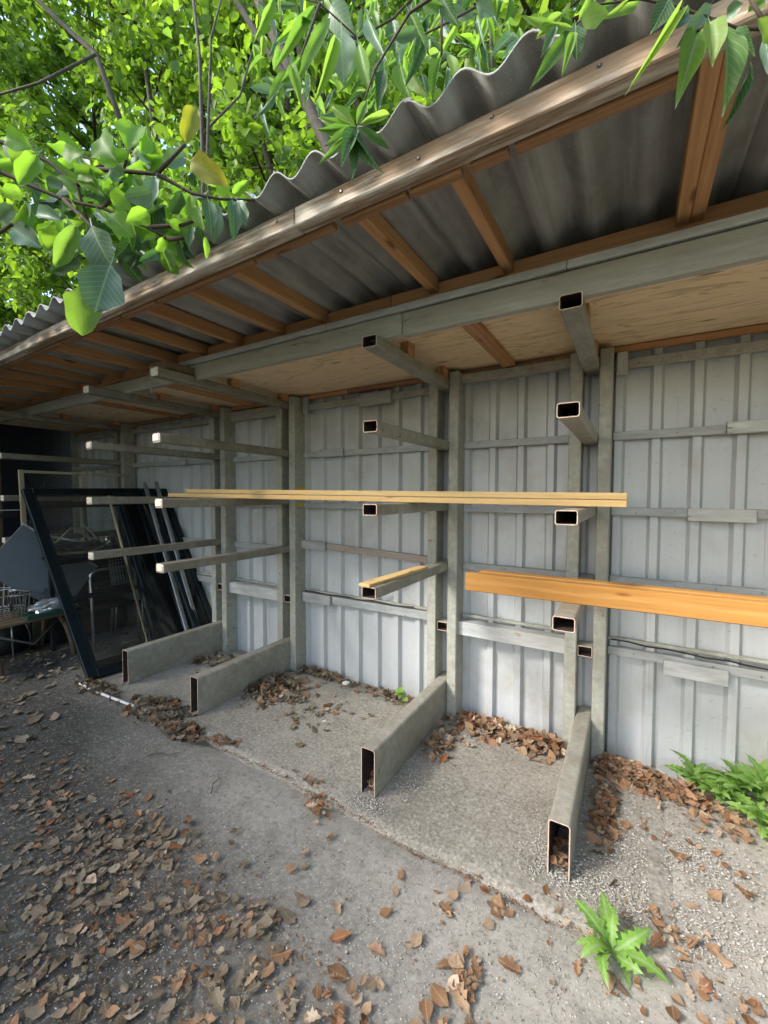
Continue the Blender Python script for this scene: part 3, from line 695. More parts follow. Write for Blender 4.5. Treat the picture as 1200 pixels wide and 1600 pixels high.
# slatted bench with wire baskets
bn = thing('garden_bench', (-5.3, 1.62, 0), 'old slatted garden bench with curved iron legs at the left edge', 'bench')
for i in range(6): box('slat', bn, -5.62+i*.085, -5.55+i*.085, 1.10, 2.08, .455-.004*i, .482-.004*i, OLDWOOD)
for y in (1.40, 2.0):
    tube('leg', bn, [(-5.10, y+.06, 0), (-5.13, y+.05, .14), (-5.19, y+.03, .30), (-5.26, y, .41), (-5.40, y, .445), (-5.60, y, .445)], .022, OLDWOOD, 8)
    tube('leg', bn, [(-5.72, y, 0), (-5.66, y, .2), (-5.60, y, .42)], .022, OLDWOOD, 8)
tube('stay', bn, [(-5.30, 1.42, .36), (-5.28, 1.78, .16), (-5.30, 1.99, .36)], .013, WIREM, 6)
def basket(x, y, z, w_, d_, h_, label, rot):
    b = thing('wire_basket', (x, y, z), label, 'basket', 'wire baskets on the bench'); ln = []
    Mz = Matrix.Rotation(R(rot), 3, 'Z')
    q = lambda a, c, e: Vector((x, y, z)) + Mz @ Vector((a, c, e))
    for i in range(8):
        t = -1+2*i/7
        ln += [[q(-w_/2, t*d_/2*.85, 0), q(w_/2, t*d_/2*.85, 0), q(w_/2*1.15, t*d_/2, h_)], [q(-w_/2, t*d_/2*.85, 0), q(-w_/2*1.15, t*d_/2, h_)]]
        ln += [[q(t*w_/2, -d_/2*.85, 0), q(t*w_/2*1.1, -d_/2, h_)], [q(t*w_/2, d_/2*.85, 0), q(t*w_/2*1.1, d_/2, h_)]]
    multi_tube('wires', b, ln, .0035, WIREM, 4)
    r = [q(-w_/2*1.15, -d_/2, h_), q(w_/2*1.15, -d_/2, h_), q(w_/2*1.15, d_/2, h_), q(-w_/2*1.15, d_/2, h_), q(-w_/2*1.15, -d_/2, h_)]
    tube('rim', b, r, .006, CHROME, 6)
basket(-5.28, 1.52, .52, .30, .34, .22, 'bent wire basket on the bench nearest the left edge', 12)
basket(-5.42, 1.78, .49, .26, .28, .20, 'smaller wire basket on the bench behind the crumpled foil', -20)
tr = thing('plastic_tray', (-5.18, 1.86, .49), 'flat green tray on the bench under crumpled foil', 'tray')
box('base', tr, -5.30, -5.08, 1.66, 2.06, .474, .486, GREENP); box('lip', tr, -5.075, -5.06, 1.66, 2.06, .474, .52, GREENP); box('lip', tr, -5.32, -5.305, 1.66, 2.06, .474, .52, GREENP)
bm = bmesh.new(); bmesh.ops.create_icosphere(bm, subdivisions=3, radius=1)
for v_ in bm.verts:
    k = 1+random.uniform(-.22, .22); v_.co = Vector((v_.co.x*.09*k, v_.co.y*.16*k, v_.co.z*.07*k))
me = bpy.data.meshes.new('foil'); bm.to_mesh(me); bm.free()
tag(link('crumpled_foil', me, None, Matrix.Translation((-5.18, 1.90, .555)), CRUM), 'crumpled silvery foil lying on the green tray', 'foil')
tyre = thing('wheelbarrow_tub', (-5.75, 1.75, 0), 'black tub lying in the dark under the bench', 'tub')
V, F = tube_geo([(-5.75, 1.5, .12), (-5.75, 1.85, .13)], [.12, .15], 14); me = mesh('tub', V, F, True); me.materials.append(BLACK); link('body', me, tyre)
V, F = tube_geo([(-5.75, 1.85, .13), (-5.75, 1.87, .13)], [.165, .165], 14); me = mesh('tub_rim', V, F, True); me.materials.append(BLACK); link('rim', me, tyre)
# white pipe on the ground
pg = [G(125, 1068, .015), G(140, 1077, .014), G(195, 1098, .012), G(228, 1110, .014), G(256, 1117, .013)]
tag(tube('plastic_pipe', None, pg, .011, WHITEP, 8), 'thin white plastic pipe lying on the ground before the door', 'pipe')
for px, py, s, lb in ((540, 1068, .05, 'white paper scrap at the foot of the wall sheets'), (506, 1127, .022, 'small white scrap on the concrete amid dry leaves'), (428, 1060, .02, 'white crumb of paper in the leaf pile'),
                      (700, 1153, .045, 'flat grey chip of slate right of the middle base beam')):
    g = G(px, py, .03); V = [(random.uniform(.6, 1)*s*math.cos(a), random.uniform(.5, .9)*s*math.sin(a), random.uniform(-.004, .006)) for a in np.linspace(0, 2*math.pi, 7)[:-1]]
    V += [(x_, y_, z_+.004) for x_, y_, z_ in V]
    F = [tuple(range(6))[::-1], tuple(range(6, 12))]+[(i, (i+1) % 6, 6+(i+1) % 6, 6+i) for i in range(6)]
    tag(link('paper_scrap' if 'slate' not in lb else 'slate_chip', mesh('scrap', V, F), None, Matrix.Translation(g), WHITEP if 'slate' not in lb else GREY_BL), lb, 'scrap')
g = G(1052, 1214, .05)
tag(bar('slate_shard', None, g+Vector((-.07, .05, .01)), g+Vector((.07, -.03, -.005)), .07, .010, GREY_BL, .002), 'grey slate shard lying on the leaves near the weeds', 'slate')

# ------------------------------------------------------------------ dead leaves and gravel
def dead_mesh(kind, seed):
    r = random.Random(seed); n = 8; ph = r.uniform(0, 6)
    if kind == 0: wv = [0, .20, .33, .38, .36, .29, .20, .10, 0]
    elif kind == 1: wv = [.02, .14, .13, .30, .22, .36, .24, .22, 0]
    else: wv = [.03, .24, .17, .38, .22, .30, .15, .12, 0]
    V = []; cu, cb, tw = r.uniform(-.9, 1.3), r.uniform(-.7, .9), r.uniform(-.5, .5)
    for i in range(n+1):
        x = i/n-.5
        for s in (-1, 0, 1):
            y = s*wv[i]*r.uniform(.9, 1.1); xx = x + (abs(s)*.06 if kind else 0)
            z = cb*x*x*.7 + cu*y*y*1.6 + tw*x*y + abs(s)*.03*math.sin(x*9+ph+s)
            V.append((xx, y, z))
    F = []
    for i in range(n):
        a = i*3; F += [(a, a+1, a+4, a+3), (a+1, a+2, a+5, a+4)]
    V += [(-.5, -.008, V[1][2]), (-.5, .008, V[1][2]), (-.75, .0, V[1][2]+.03)]; F.append((27, 28, 29))
    return V, F
DM = [dead_mesh((0, 1, 0, 2, 0)[k % 5], 100+k) for k in range(15)]
# blobs: pixel centre on the ground, world spread (along x, along y), count, heap height, size
blobs = [(420, 1075, .30, .22, 520, .05, .055), (500, 1052, .34, .07, 240, .05, .05), (610, 1085, .26, .10, 190, .03, .045), (760, 1135, .30, .13, 420, .06, .055), (850, 1165, .16, .14, 300, .07, .055), (690, 1165, .10, .16, 130, .03, .05),
         (990, 1215, .16, .10, 420, .07, .055), (1050, 1235, .16, .12, 360, .05, .055), (945, 1270, .05, .22, 230, .04, .055), (960, 1200, .1, .06, 160, .06, .055), (1150, 1290, .14, .1, 60, .02, .05),
         (370, 1040, .25, .16, 180, .04, .05), (300, 1030, .4, .12, 190, .03, .05), (245, 1110, .22, .12, 420, .05, .055), (285, 1145, .16, .07, 170, .03, .055), (150, 1075, .25, .07, 150, .03, .05),
         (500, 1265, .09, .06, 55, .02, .06), (480, 1220, .16, .03, 40, .01, .05), (345, 1160, .12, .03, 30, .01, .05), (490, 1115, .3, .2, 60, .005, .045), (700, 1110, .6, .3, 70, .004, .04),
         (60, 1230, .9, .22, 420, .012, .06), (130, 1330, .65, .22, 420, .014, .065), (60, 1450, .5, .22, 320, .012, .065), (250, 1330, .45, .16, 220, .012, .065), (330, 1440, .35, .14, 130, .012, .07), (400, 1450, .12, .08, 60, .02, .07),
         (290, 1540, .35, .13, 130, .012, .07), (420, 1540, .2, .1, 70, .012, .075), (560, 1560, .1, .07, 34, .012, .08), (720, 1540, .05, .1, 26, .012, .06), (100, 1560, .4, .14, 150, .01, .065),
         (1040, 1450, .13, .10, 34, .01, .045), (1130, 1560, .16, .12, 24, .008, .045), (1000, 1570, .16, .1, 14, .008, .045), (900, 1440, .2, .15, 18, .004, .035), (780, 1420, .05, .03, 12, .01, .05),
         (0, 1100, .8, .3, 160, .008, .055), (40, 1030, .9, .3, 150, .01, .05), (640, 1450, .6, .3, 40, .004, .05), (1100, 1350, .3, .25, 60, .006, .045), (200, 1000, .5, .5, 130, .01, .05),
         (60, 1700, .8, .5, 260, .01, .07), (-300, 1200, 1.2, .6, 300, .01, .06)]
LV = []
bases = [(XS[k]-AW, XS[k], PF-L) for k, L in (('B', 1.0), ('C', 1.01), ('D', 1.05), ('E', 1.04))]
for (px, py, sx, sy, n, h, size) in blobs:
    c = G(px, min(py, 1700))
    if px < 600 and py > 1190: n = int(n*(.62 if py < 1420 else .46)); size *= .55
    if px < 100: n = int(n*.8)
    if px > 600: size *= .82
    for _ in range(n):
        x = c.x+random.gauss(0, sx*.62); y = c.y+random.gauss(0, sy*.62)
        if y > 3.12: y = 3.12-abs(random.gauss(0, .05))
        if y < -2 or any(a-.012 < x < b+.012 and y > f-.01 for a, b, f in bases): continue
        q = ((x-c.x)/max(sx, .01))**2+((y-c.y)/max(sy, .01))**2
        z = max(0, 1-q*.6)*h*random.uniform(.1, 1) + ((.002 if y < 1.7 or x > .2 or x < -3.1 else .006) if y < 2.95 else .0 - .02) + random.uniform(0, .004)
        s = size*random.choice((.3, .45, .6, .8, 1, 1.15, 1.5))*random.uniform(.85, 1.15)
        tl = .16+ (.35 if h > .025 else 0)
        M = Matrix.Translation((x, y, z+.002)) @ Matrix.Rotation(random.uniform(0, 6.28), 4, 'Z') @ Matrix.Rotation(random.gauss(0, tl), 4, 'X') @ Matrix.Rotation(random.gauss(0, tl), 4, 'Y') @ Matrix.Diagonal((s*1.25, s*1.1, s, 1))
        left = x < -1.6 or (x < -.9 and y < 1.5)
        LV.append((M, random.randrange(15), left and random.random() < .75, s))
# leaves caught inside the open base beams
for k, L in (('D', 1.05), ('E', 1.04)):
    for _ in range(26):
        x = XS[k]-AW/2+random.uniform(-.03, .03); y = PF-L+random.uniform(.02, .25); s = random.uniform(.035, .055)
        LV.append((Matrix.Translation((x, y, .02+random.uniform(0, .05))) @ Matrix.Rotation(random.uniform(0, 6.28), 4, 'Z') @ Matrix.Rotation(random.gauss(0, .5), 4, 'X') @ Matrix.Diagonal((s, s, s, 1)), random.randrange(15), False, 0))
sc_ = []
for i, (M, k, gr, s) in enumerate(LV):
    p = proj(M.translation)
    sc_.append((s/p[2] if p and 8 < p[0] < 1192 and 900 < p[1] < 1595 else 0, i))
big = set(i for _, i in sorted(sc_, reverse=True)[:290])
dmesh = {}
for i in sorted(big):
    M, k, gr, s = LV[i]
    if (k, gr) not in dmesh:
        me = mesh('dead_leaf', *DM[k], True); me.materials.append(DEAD_GV if gr else DEAD_V); dmesh[(k, gr)] = me
    o = link('fallen_leaf', dmesh[(k, gr)], None, M)
    x_, y_ = M.translation.x, M.translation.y
    if y_ > 1.74: where = 'right of the nearest base beam' if x_ > XS['E'] else 'on the concrete between the two nearest base beams' if x_ > XS['D'] else 'on the concrete bay behind the middle base beam' if x_ > XS['C'] else 'by the far base beams'
    else: where = 'on the gravelly ground at front right' if x_ > -.25 else 'on the pale ground in front centre' if x_ > -.95 else 'on the dark ground in front left' if y_ < 1.15 else 'on the dark ground before the far base beams'
    k_ = 'dull grey-brown dry leaf' if gr else ('toothed' if k % 5 in (1, 3) else 'oval')+' rust or tan dry leaf'
    tag(o, k_+' lying '+where, 'leaf', 'loose dry leaves '+where)
def joined(name, items, mats, label, cat):
    """items: (matrix 4x4, verts Nx3, faces)"""
    V = []; F = []; o = 0
    for M, v, f in items:
        A = np.array(M); v = np.asarray(v); V.append(v @ A[:3, :3].T + A[:3, 3]); F += [tuple(i+o for i in q) for q in f]; o += len(v)
    me = bpy.data.meshes.new(name); me.from_pydata(np.concatenate(V).tolist(), [], F); me.update(); me.materials.append(mats)
    return tag(link(name, me), label, cat, None, 'stuff')
joined('leaf_litter', [(LV[i][0], DM[LV[i][1]][0], DM[LV[i][1]][1]) for i in range(len(LV)) if i not in big and not LV[i][2]], DEAD, 'rust brown leaf litter heaped along the wall and racks', 'leaf litter')
joined('dull_leaf_litter', [(LV[i][0], DM[LV[i][1]][0], DM[LV[i][1]][1]) for i in range(len(LV)) if i not in big and LV[i][2]], DEAD_GREY, 'dull grey-brown leaf litter strewn over the dark ground', 'leaf litter')
# gravel chips and crumbs
oct_v = np.array([(1, 0, 0), (-1, 0, 0), (0, 1, 0), (0, -1, 0), (0, 0, .7), (0, 0, -.7)], float); oct_f = [(0, 2, 4), (2, 1, 4), (1, 3, 4), (3, 0, 4), (2, 0, 5), (1, 2, 5), (3, 1, 5), (0, 3, 5)]
def chips(name, bl, mat, label, cat):
    V = []; F = []; o = 0
    for (px, py, sx, sy, n, s0, s1) in bl:
        c = G(px, py); n = int(n*1.7) if name == 'gravel' and px > 540 else n
        for _ in range(n):
            x = c.x+random.gauss(0, sx*.6); y = c.y+random.gauss(0, sy*.6)
            if y > 3.1 or any(a < x < b and y > f+.1 for a, b, f in bases): continue
            s = random.uniform(s0, s1)*random.choice((.4, .5, .6, .9)); v = oct_v*s*np.array([random.uniform(.7, 1.4), random.uniform(.6, 1.2), random.uniform(.5, 1)])
            v = v*rng.uniform(.75, 1.2, v.shape); a = random.uniform(0, 6.28); cs, sn = math.cos(a), math.sin(a)
            v = np.stack([v[:, 0]*cs-v[:, 1]*sn+x, v[:, 0]*sn+v[:, 1]*cs+y, v[:, 2]+(.010 if y > 1.75 and -2.95 < x < .1 else .0)+s*.15], 1)
            V.append(v); F += [tuple(i+o for i in q) for q in oct_f]; o += 6
    me = bpy.data.meshes.new(name); me.from_pydata(np.concatenate(V).tolist(), [], F); me.update(); me.materials.append(mat)
    return tag(link(name, me), label, cat, None, 'stuff')
chips('gravel', [(570, 1260, .12, .08, 420, .003, .008), (640, 1215, .12, .14, 460, .003, .007), (700, 1160, .3, .2, 260, .002, .006), (880, 1360, .16, .12, 900, .003, .008), (950, 1400, .22, .14, 800, .003, .008), (840, 1300, .14, .2, 500, .002, .006),
                 (1080, 1340, .25, .2, 1300, .003, .008), (1120, 1470, .22, .18, 900, .003, .008), (980, 1330, .1, .16, 500, .003, .008), (700, 1380, .5, .12, 320, .002, .006), (620, 1480, .5, .3, 560, .002, .006), (820, 1500, .3, .25, 420, .002, .006),
                 (300, 1450, .6, .3, 420, .003, .007), (430, 1300, .4, .2, 240, .002, .006), (100, 1300, .9, .4, 300, .003, .009), (180, 1120, .6, .2, 160, .003, .008), (450, 1150, .5, .3, 240, .002, .005), (1000, 1580, .3, .2, 400, .002, .006), (60, 1560, .6, .25, 260, .002, .006)],
      STONE, 'white and grey gravel chips scattered over the ground', 'gravel')
chips('leaf_crumbs', [(60, 1250, .8, .3, 900, .003, .011), (200, 1330, .6, .3, 900, .003, .010), (330, 1450, .5, .25, 700, .003, .009), (100, 1480, .6, .25, 700, .003, .010), (450, 1560, .4, .15, 350, .002, .007), (260, 1110, .3, .15, 420, .002, .008), (430, 1080, .35, .25, 500, .002, .007), (780, 1150, .35, .16, 500, .002, .007), (1020, 1240, .25, .2, 600, .002, .007), (700, 1500, .5, .2, 250, .002, .005), (1080, 1480, .25, .2, 300, .002, .006)], CRUMB, 'broken brown leaf crumbs strewn over the yard', 'debris')
crack = []
for i in range(62):
    x = -3.0+i*.05; crack.append((*(proj(Vector((x, 1.755 + cr(x) - (.045*(x+1.2) if x < -1.2 else 0) - .008, 0)))[:2]), .03, .012, 22, .003, .009))
chips('crack_debris', crack, CRUMB, 'brown leaf crumbs filling the crack along the concrete edge', 'debris')

for px, py, an, L, lb in ((230, 1180, .6, .2, 'dark twig among the leaves in front of the far base beams'), (330, 1240, 2.2, .18, 'dark twig on the ground at left centre'),
                         (90, 1160, .2, .3, 'long dark twig on the dark ground at left')):
    g = G(px, py, .012); d_ = Vector((math.cos(an), math.sin(an), 0)); q_ = Vector((-d_.y, d_.x, 0))
    tag(tube('twig', None, [g, g+d_*L*.4+q_*.012+Vector((0, 0, .006)), g+d_*L*.7-q_*.006, g+d_*L+q_*.02], [.003, .0026, .002, .001], TWIG, 5), lb, 'twig')
# ------------------------------------------------------------------ weeds
def weed_leaf(seed, teeth=7):
    r = random.Random(seed); V = []; F = []; n = teeth*2+1; arch = r.uniform(.25, .5)
    for i in range(n+1):
        t = i/n; wd = (.03+.125*math.sin(math.pi*min(1, t**1.1))) * (r.uniform(.85, 1.15) if i % 2 else .5)
        if i == n: wd = 0
        if i < 2: wd = .018
        z = arch*math.sin(math.pi*t*.85)*.6 - .12*t*t
        bx = -.035 if i % 2 else 0
        V += [(t+bx, -wd, z+wd*.35), (t, 0, z), (t+bx, wd*r.uniform(.85, 1.1), z+wd*.35)]
    for i in range(n): a = i*3; F += [(a, a+1, a+4, a+3), (a+1, a+2, a+5, a+4)]
    me = mesh('weed_leaf', V, F, True); me.materials.append(LEAF_WEED); return me
WL = [weed_leaf(i, 5+i % 4) for i in range(6)]
def weed(loc, n, L, label, lean=0, group='weeds'):
    t = thing('dandelion_plant', loc, label, 'weed', group)
    for i in range(n):
        a = 2*math.pi*i/n+random.uniform(-.25, .25); l = L*random.uniform(.65, 1.15); el = R(random.uniform(5, 45)+lean)
        M = Matrix.Translation(Vector(loc)+Vector((0, 0, .008))) @ Matrix.Rotation(a, 4, 'Z') @ Matrix.Rotation(-el, 4, 'Y') @ Matrix.Rotation(random.gauss(0, .3), 4, 'X') @ Matrix.Diagonal((l, l*1.15, l, 1))
        link('leaf', WL[random.randrange(6)], t, M)
    return t
weed(G(957, 1492), 12, .165, 'dandelion rosette growing alone in the gravel in front', -8)
weed((.36, 3.02, .0), 20, .17, 'leftmost dandelion of the clump against the wall', 2)
weed((.47, 2.93, .0), 24, .17, 'dandelion in the middle of the wall clump, touching the leftmost one', 4)
weed((.57, 3.02, .0), 22, .19, 'dandelion at the back of the clump beside the tall one', 12)
weed((.66, 2.98, .0), 20, .24, 'tall dandelion of the clump at the right edge against the wall', 26)
weed((.62, 2.80, .0), 20, .16, 'dandelion in front of the wall clump at the right edge', 2)
weed((.68, 2.66, .0), 14, .13, 'lowest dandelion of the clump at the right edge', 0)
sp = thing('seedling', (-1.60, 2.98, -.02), 'small bright green seedling at the foot of the wall', 'seedling')
tube('stem', sp, [(-1.60, 2.98, -.02), (-1.605, 2.975, .05), (-1.60, 2.97, .11)], .002, LEAF_WEED, 5)

# ------------------------------------------------------------------ leaves of the near branches
def broad_leaf(seed, w0=.30, shape='obovate', n=13):
    r = random.Random(seed); V = []; F = []; dr, fo, wv = r.uniform(.08, .34), r.uniform(.12, .5), r.uniform(0, .03)
    for i in range(n+1):
        t = i/n
        if shape == 'obovate': wd = math.sin(math.pi/2*min(1, t/.58))**.85 * (1 if t < .58 else max(0, 1-((t-.58)/.43)**2)**.62)
        elif shape == 'lance': wd = math.sin(math.pi*t**.85)**.9
        else: wd = math.sin(math.pi*t**.95)**.6
        if i == n: wd = .0
        if i == 0: wd = .02
        wd *= .5
        z = -dr*t*t
        for s in (-1, -.5, 0, .5, 1):
            V.append((t+.03*abs(s)*math.sin(t*9+seed), s*wd*(1+.10*math.sin(t*11+seed*1.7+s*2)*abs(s)), z + fo*abs(s)*wd*1.0 + (wv+.012)*math.sin(t*14+s*3)*abs(s)))
    for i in range(n):
        for k in range(4): a = i*5+k; F.append((a, a+1, a+6, a+5))
    o = len(V); V += [(-.22, -.012, -.03), (-.22, .012, -.03), (.03, -.016, 0), (.03, .016, 0)]; F.append((o, o+2, o+3, o+1))
    return mesh('leaf_blade', V, F, True)
SHAPES = {'obovate': [broad_leaf(i, shape='obovate') for i in range(4)], 'oval': [broad_leaf(20+i, shape='oval') for i in range(4)], 'lance': [broad_leaf(40+i, shape='lance') for i in range(4)]}
LMESH = {}
def leaf(par, base, tip, wid, shape, mat, roll=0.0, face=None):
    base, tip = Vector(base), Vector(tip); x = tip-base; L = x.length; x.normalize()
    f = Vector(face) if face else (Vector((0, 0, EYE))-base).normalized()
    y = f.cross(x)
    if y.length < .05: y = Vector((0, 0, 1)).cross(x)
    y.normalize(); z = x.cross(y)
    k = (shape, random.randrange(4), mat.name)
    if k not in LMESH: LMESH[k] = SHAPES[k[0]][k[1]].copy(); LMESH[k].materials.append(mat)
    M = Matrix.Translation(base) @ Matrix((x, y, z)).transposed().to_4x4() @ Matrix.Rotation(roll, 4, 'X') @ Matrix.Diagonal((L, wid, L, 1))
    return link('leaf', LMESH[k], par, M)
for i in range(7):
    a = i*2.4; b = Vector((-1.60+random.uniform(-.02, .02), 2.97+random.uniform(-.02, .01), .04+i*.014)); leaf(sp, b, b+Vector((.05*math.cos(a), .05*math.sin(a)*.6-.02, .012)), .045, 'oval', LEAF_WEED, 0, (0, -.6, .8))

mag = thing('magnolia_tree', (-3.3, -1.3, 0), 'broad-leaved tree whose low branch hangs in from the left over the roof edge', 'tree')
lan = thing('lance_leaved_tree', (2.1, -1.2, 0), 'tree with long narrow leaves whose twigs hang in from the top', 'tree')
D = 1.28
# (base px, tip px, width px, material, shape)
B_, K_, D_, S_ = LEAF_BRIGHT, LEAF_BLUE, LEAF_DARK, LEAF_SICK
ML = [((143, 353), (164, 414), 54, K_, 'obovate'), ((172, 415), (148, 484), 58, K_, 'obovate'), ((124, 447), (131, 514), 48, B_, 'obovate'), ((137, 345), (70, 391), 32, B_, 'obovate'), ((66, 388), (12, 350), 34, K_, 'obovate'),
      ((185, 398), (221, 438), 24, D_, 'oval'), ((200, 236), (211, 181), 40, B_, 'obovate'), ((181, 251), (146, 207), 42, B_, 'obovate'), ((134, 237), (84, 222), 36, B_, 'obovate'), ((52, 233), (5, 212), 32, B_, 'obovate'), ((58, 238), (15, 251), 26, B_, 'obovate'),
      ((218, 239), (243, 207), 19, B_, 'oval'), ((297, 251), (346, 279), 34, S_, 'oval'), ((289, 224), (306, 160), 26, S_, 'oval'), ((243, 277), (233, 320), 20, K_, 'oval'), ((283, 297), (269, 338), 19, D_, 'oval'), ((325, 313), (331, 347), 20, D_, 'oval'),
      ((340, 320), (333, 372), 24, K_, 'oval'), ((363, 313), (370, 358), 20, D_, 'oval'), ((370, 313), (384, 350), 21, K_, 'oval'), ((280, 373), (286, 414), 12, D_, 'oval'), ((200, 238), (146, 256), 20, B_, 'oval'), ((117, 272), (149, 268), 22, B_, 'oval'),
      ((60, 240), (30, 285), 26, B_, 'obovate'), ((85, 275), (62, 262), 24, B_, 'oval'), ((100, 287), (70, 283), 16, K_, 'oval'), ((170, 262), (196, 278), 26, K_, 'oval'), ((205, 268), (176, 290), 22, B_, 'oval'), ((225, 262), (250, 248), 24, B_, 'oval'),
      ((255, 255), (292, 240), 26, K_, 'oval'), ((236, 300), (198, 312), 26, K_, 'oval'), ((200, 305), (180, 318), 30, B_, 'obovate'), ((230, 330), (205, 345), 26, B_, 'oval'), ((170, 335), (200, 360), 34, B_, 'obovate'), ((95, 345), (45, 325), 22, K_, 'oval'),
      ((120, 350), (85, 420), 24, B_, 'oval'), ((125, 395), (80, 430), 22, D_, 'oval'), ((150, 330), (165, 345), 12, K_, 'oval'), ((255, 372), (245, 392), 16, B_, 'oval'), ((300, 355), (294, 385), 15, D_, 'oval'), ((310, 352), (318, 380), 16, D_, 'oval'), ((320, 370), (326, 405), 9, B_, 'oval'),
      ((262, 345), (290, 356), 16, B_, 'oval'), ((232, 345), (262, 362), 22, K_, 'oval'), ((20, 320), (-8, 345), 26, K_, 'oval'), ((35, 300), (5, 300), 20, B_, 'oval'), ((215, 395), (195, 420), 16, K_, 'oval'), ((245, 395), (225, 405), 14, D_, 'oval')]
pxm = D/FPX
for (b, t_, wd, mt, shp) in ML:
    d = D+random.uniform(-.09, .09)
    leaf(mag, P(*b, d), P(*t_, d+random.uniform(-.04, .05)), wd*pxm*1.02, shp, mt, random.gauss(0, .25))
stems = [[(-140, 225), (0, 268), (37, 285), (100, 312), (160, 325), (230, 355), (262, 374)], [(-60, 200), (20, 228), (75, 252), (120, 290), (137, 345)], [(100, 312), (143, 352), (150, 400)], [(120, 262), (200, 268), (245, 272), (300, 302), (345, 311), (398, 313)],
         [(160, 325), (185, 300), (200, 236)], [(230, 355), (285, 352), (330, 335)], [(262, 374), (290, 372)], [(120, 290), (150, 262), (181, 250)], [(245, 272), (290, 225)], [(-60, 400), (20, 350), (66, 388)]]
for sgm in stems:
    pts = [P(a, b, D+.03) for a, b in sgm]; n = len(pts)
    tube('branch', mag, pts, [.006*(1-.7*i/n)+.0012 for i in range(n)], TWIG, 6)
for i in range(210):
    sgm = random.choice(stems[:6]); k = random.randrange(len(sgm)-1); f = random.random()
    a = sgm[k][0]*(1-f)+sgm[k+1][0]*f+random.gauss(0, 26); b = sgm[k][1]*(1-f)+sgm[k+1][1]*f+random.gauss(0, 26)
    if a > 300 and b > 340: continue
    if a > 395 or (b > 400): continue
    d = D+random.uniform(.02, .35); an = random.gauss(R(75), 1.0); l = random.uniform(26, 56)
    leaf(mag, P(a, b, d), P(a+l*math.cos(an), b+l*math.sin(an)*.9, d+random.uniform(-.06, .06)), l*d/FPX*random.uniform(.36, .58), random.choice(('oval', 'oval', 'obovate')), random.choice((B_, B_, B_, B_, K_, D_)), random.gauss(0, .9))
# boughs and trunk of the magnolia, outside the picture
b0 = P(-140, 225, D+.03)
tube('trunk', mag, [(-3.3, -1.3, -.05), (-3.28, -1.25, .9), (-3.2, -1.2, 1.9), (-3.15, -1.1, 3.2), (-3.3, -1.0, 4.6), (-3.2, -1.1, 6.2)], [.15, .125, .115, .10, .07, .03], BARK, 12)
tube('bough', mag, [(-3.2, -1.2, 2.0), (-2.9, -.7, 2.45), (-2.5, -.2, 2.62), tuple(b0)], [.05, .035, .02, .0065], BARK, 8)
tube('bough', mag, [(-2.9, -.7, 2.45), (-2.6, -.2, 2.55), tuple(P(-60, 200, D+.03))], [.02, .012, .006], BARK, 8)
tube('bough', mag, [(-2.6, -.2, 2.55), tuple(P(-60, 400, D+.03))], [.008, .005], BARK, 6)

# lance-leaved twigs: top centre and top right
LL = LEAF_LANCE
TR = [((1091, 47), (1063, 146), 32, LL), ((1110, 8), (1074, 60), 26, K_), ((1060, 18), (998, 118), 13, LL), ((1109, 34), (1119, 89), 26, LL), ((1130, 40), (1154, 152), 34, LL), ((1172, 100), (1134, 198), 12, D_), ((1046, -2), (1022, 44), 28, D_),
      ((893, 44), (813, 36), 15, LL), ((880, 20), (836, 60), 14, LL), ((893, 48), (843, 116), 21, LL), ((897, 52), (880, 110), 13, LL), ((899, 40), (903, 86), 25, D_), ((910, 30), (948, 20), 26, LL), ((870, 40), (846, 86), 12, K_), ((905, 30), (930, -15), 18, LL),
      ((1168, 20), (1200, -6), 20, LL), ((1185, 30), (1215, 70), 22, LL), ((1195, 55), (1206, 130), 14, K_), ((1150, 45), (1168, 80), 20, D_), ((1075, 20), (1050, 45), 16, K_), ((1000, 0), (960, 22), 16, LL), ((1135, 25), (1160, 5), 18, K_), ((960, 3), (930, 22), 14, LL), ((1100, 25), (1082, 70), 18, D_)]
for b, t_, wd, mt in TR:
    d = .86+random.uniform(-.03, .04); leaf(lan, P(*b, d), P(*t_, d+random.uniform(-.04, .04)), wd*.86/FPX*1.1, 'lance', mt, random.gauss(0, .3))
for sgm in ([(1330, 90), (1200, 46), (1150, 44), (1116, 31), (1056, 10), (1000, -2), (930, 8), (895, 44)], [(1200, 46), (1185, 20), (1168, -10)], [(1116, 31), (1091, 47)]):
    tube('branch', lan, [P(a, b, .87) for a, b in sgm], [.0045-.0004*i for i in range(len(sgm))], TWIG, 6)
D2 = 1.22
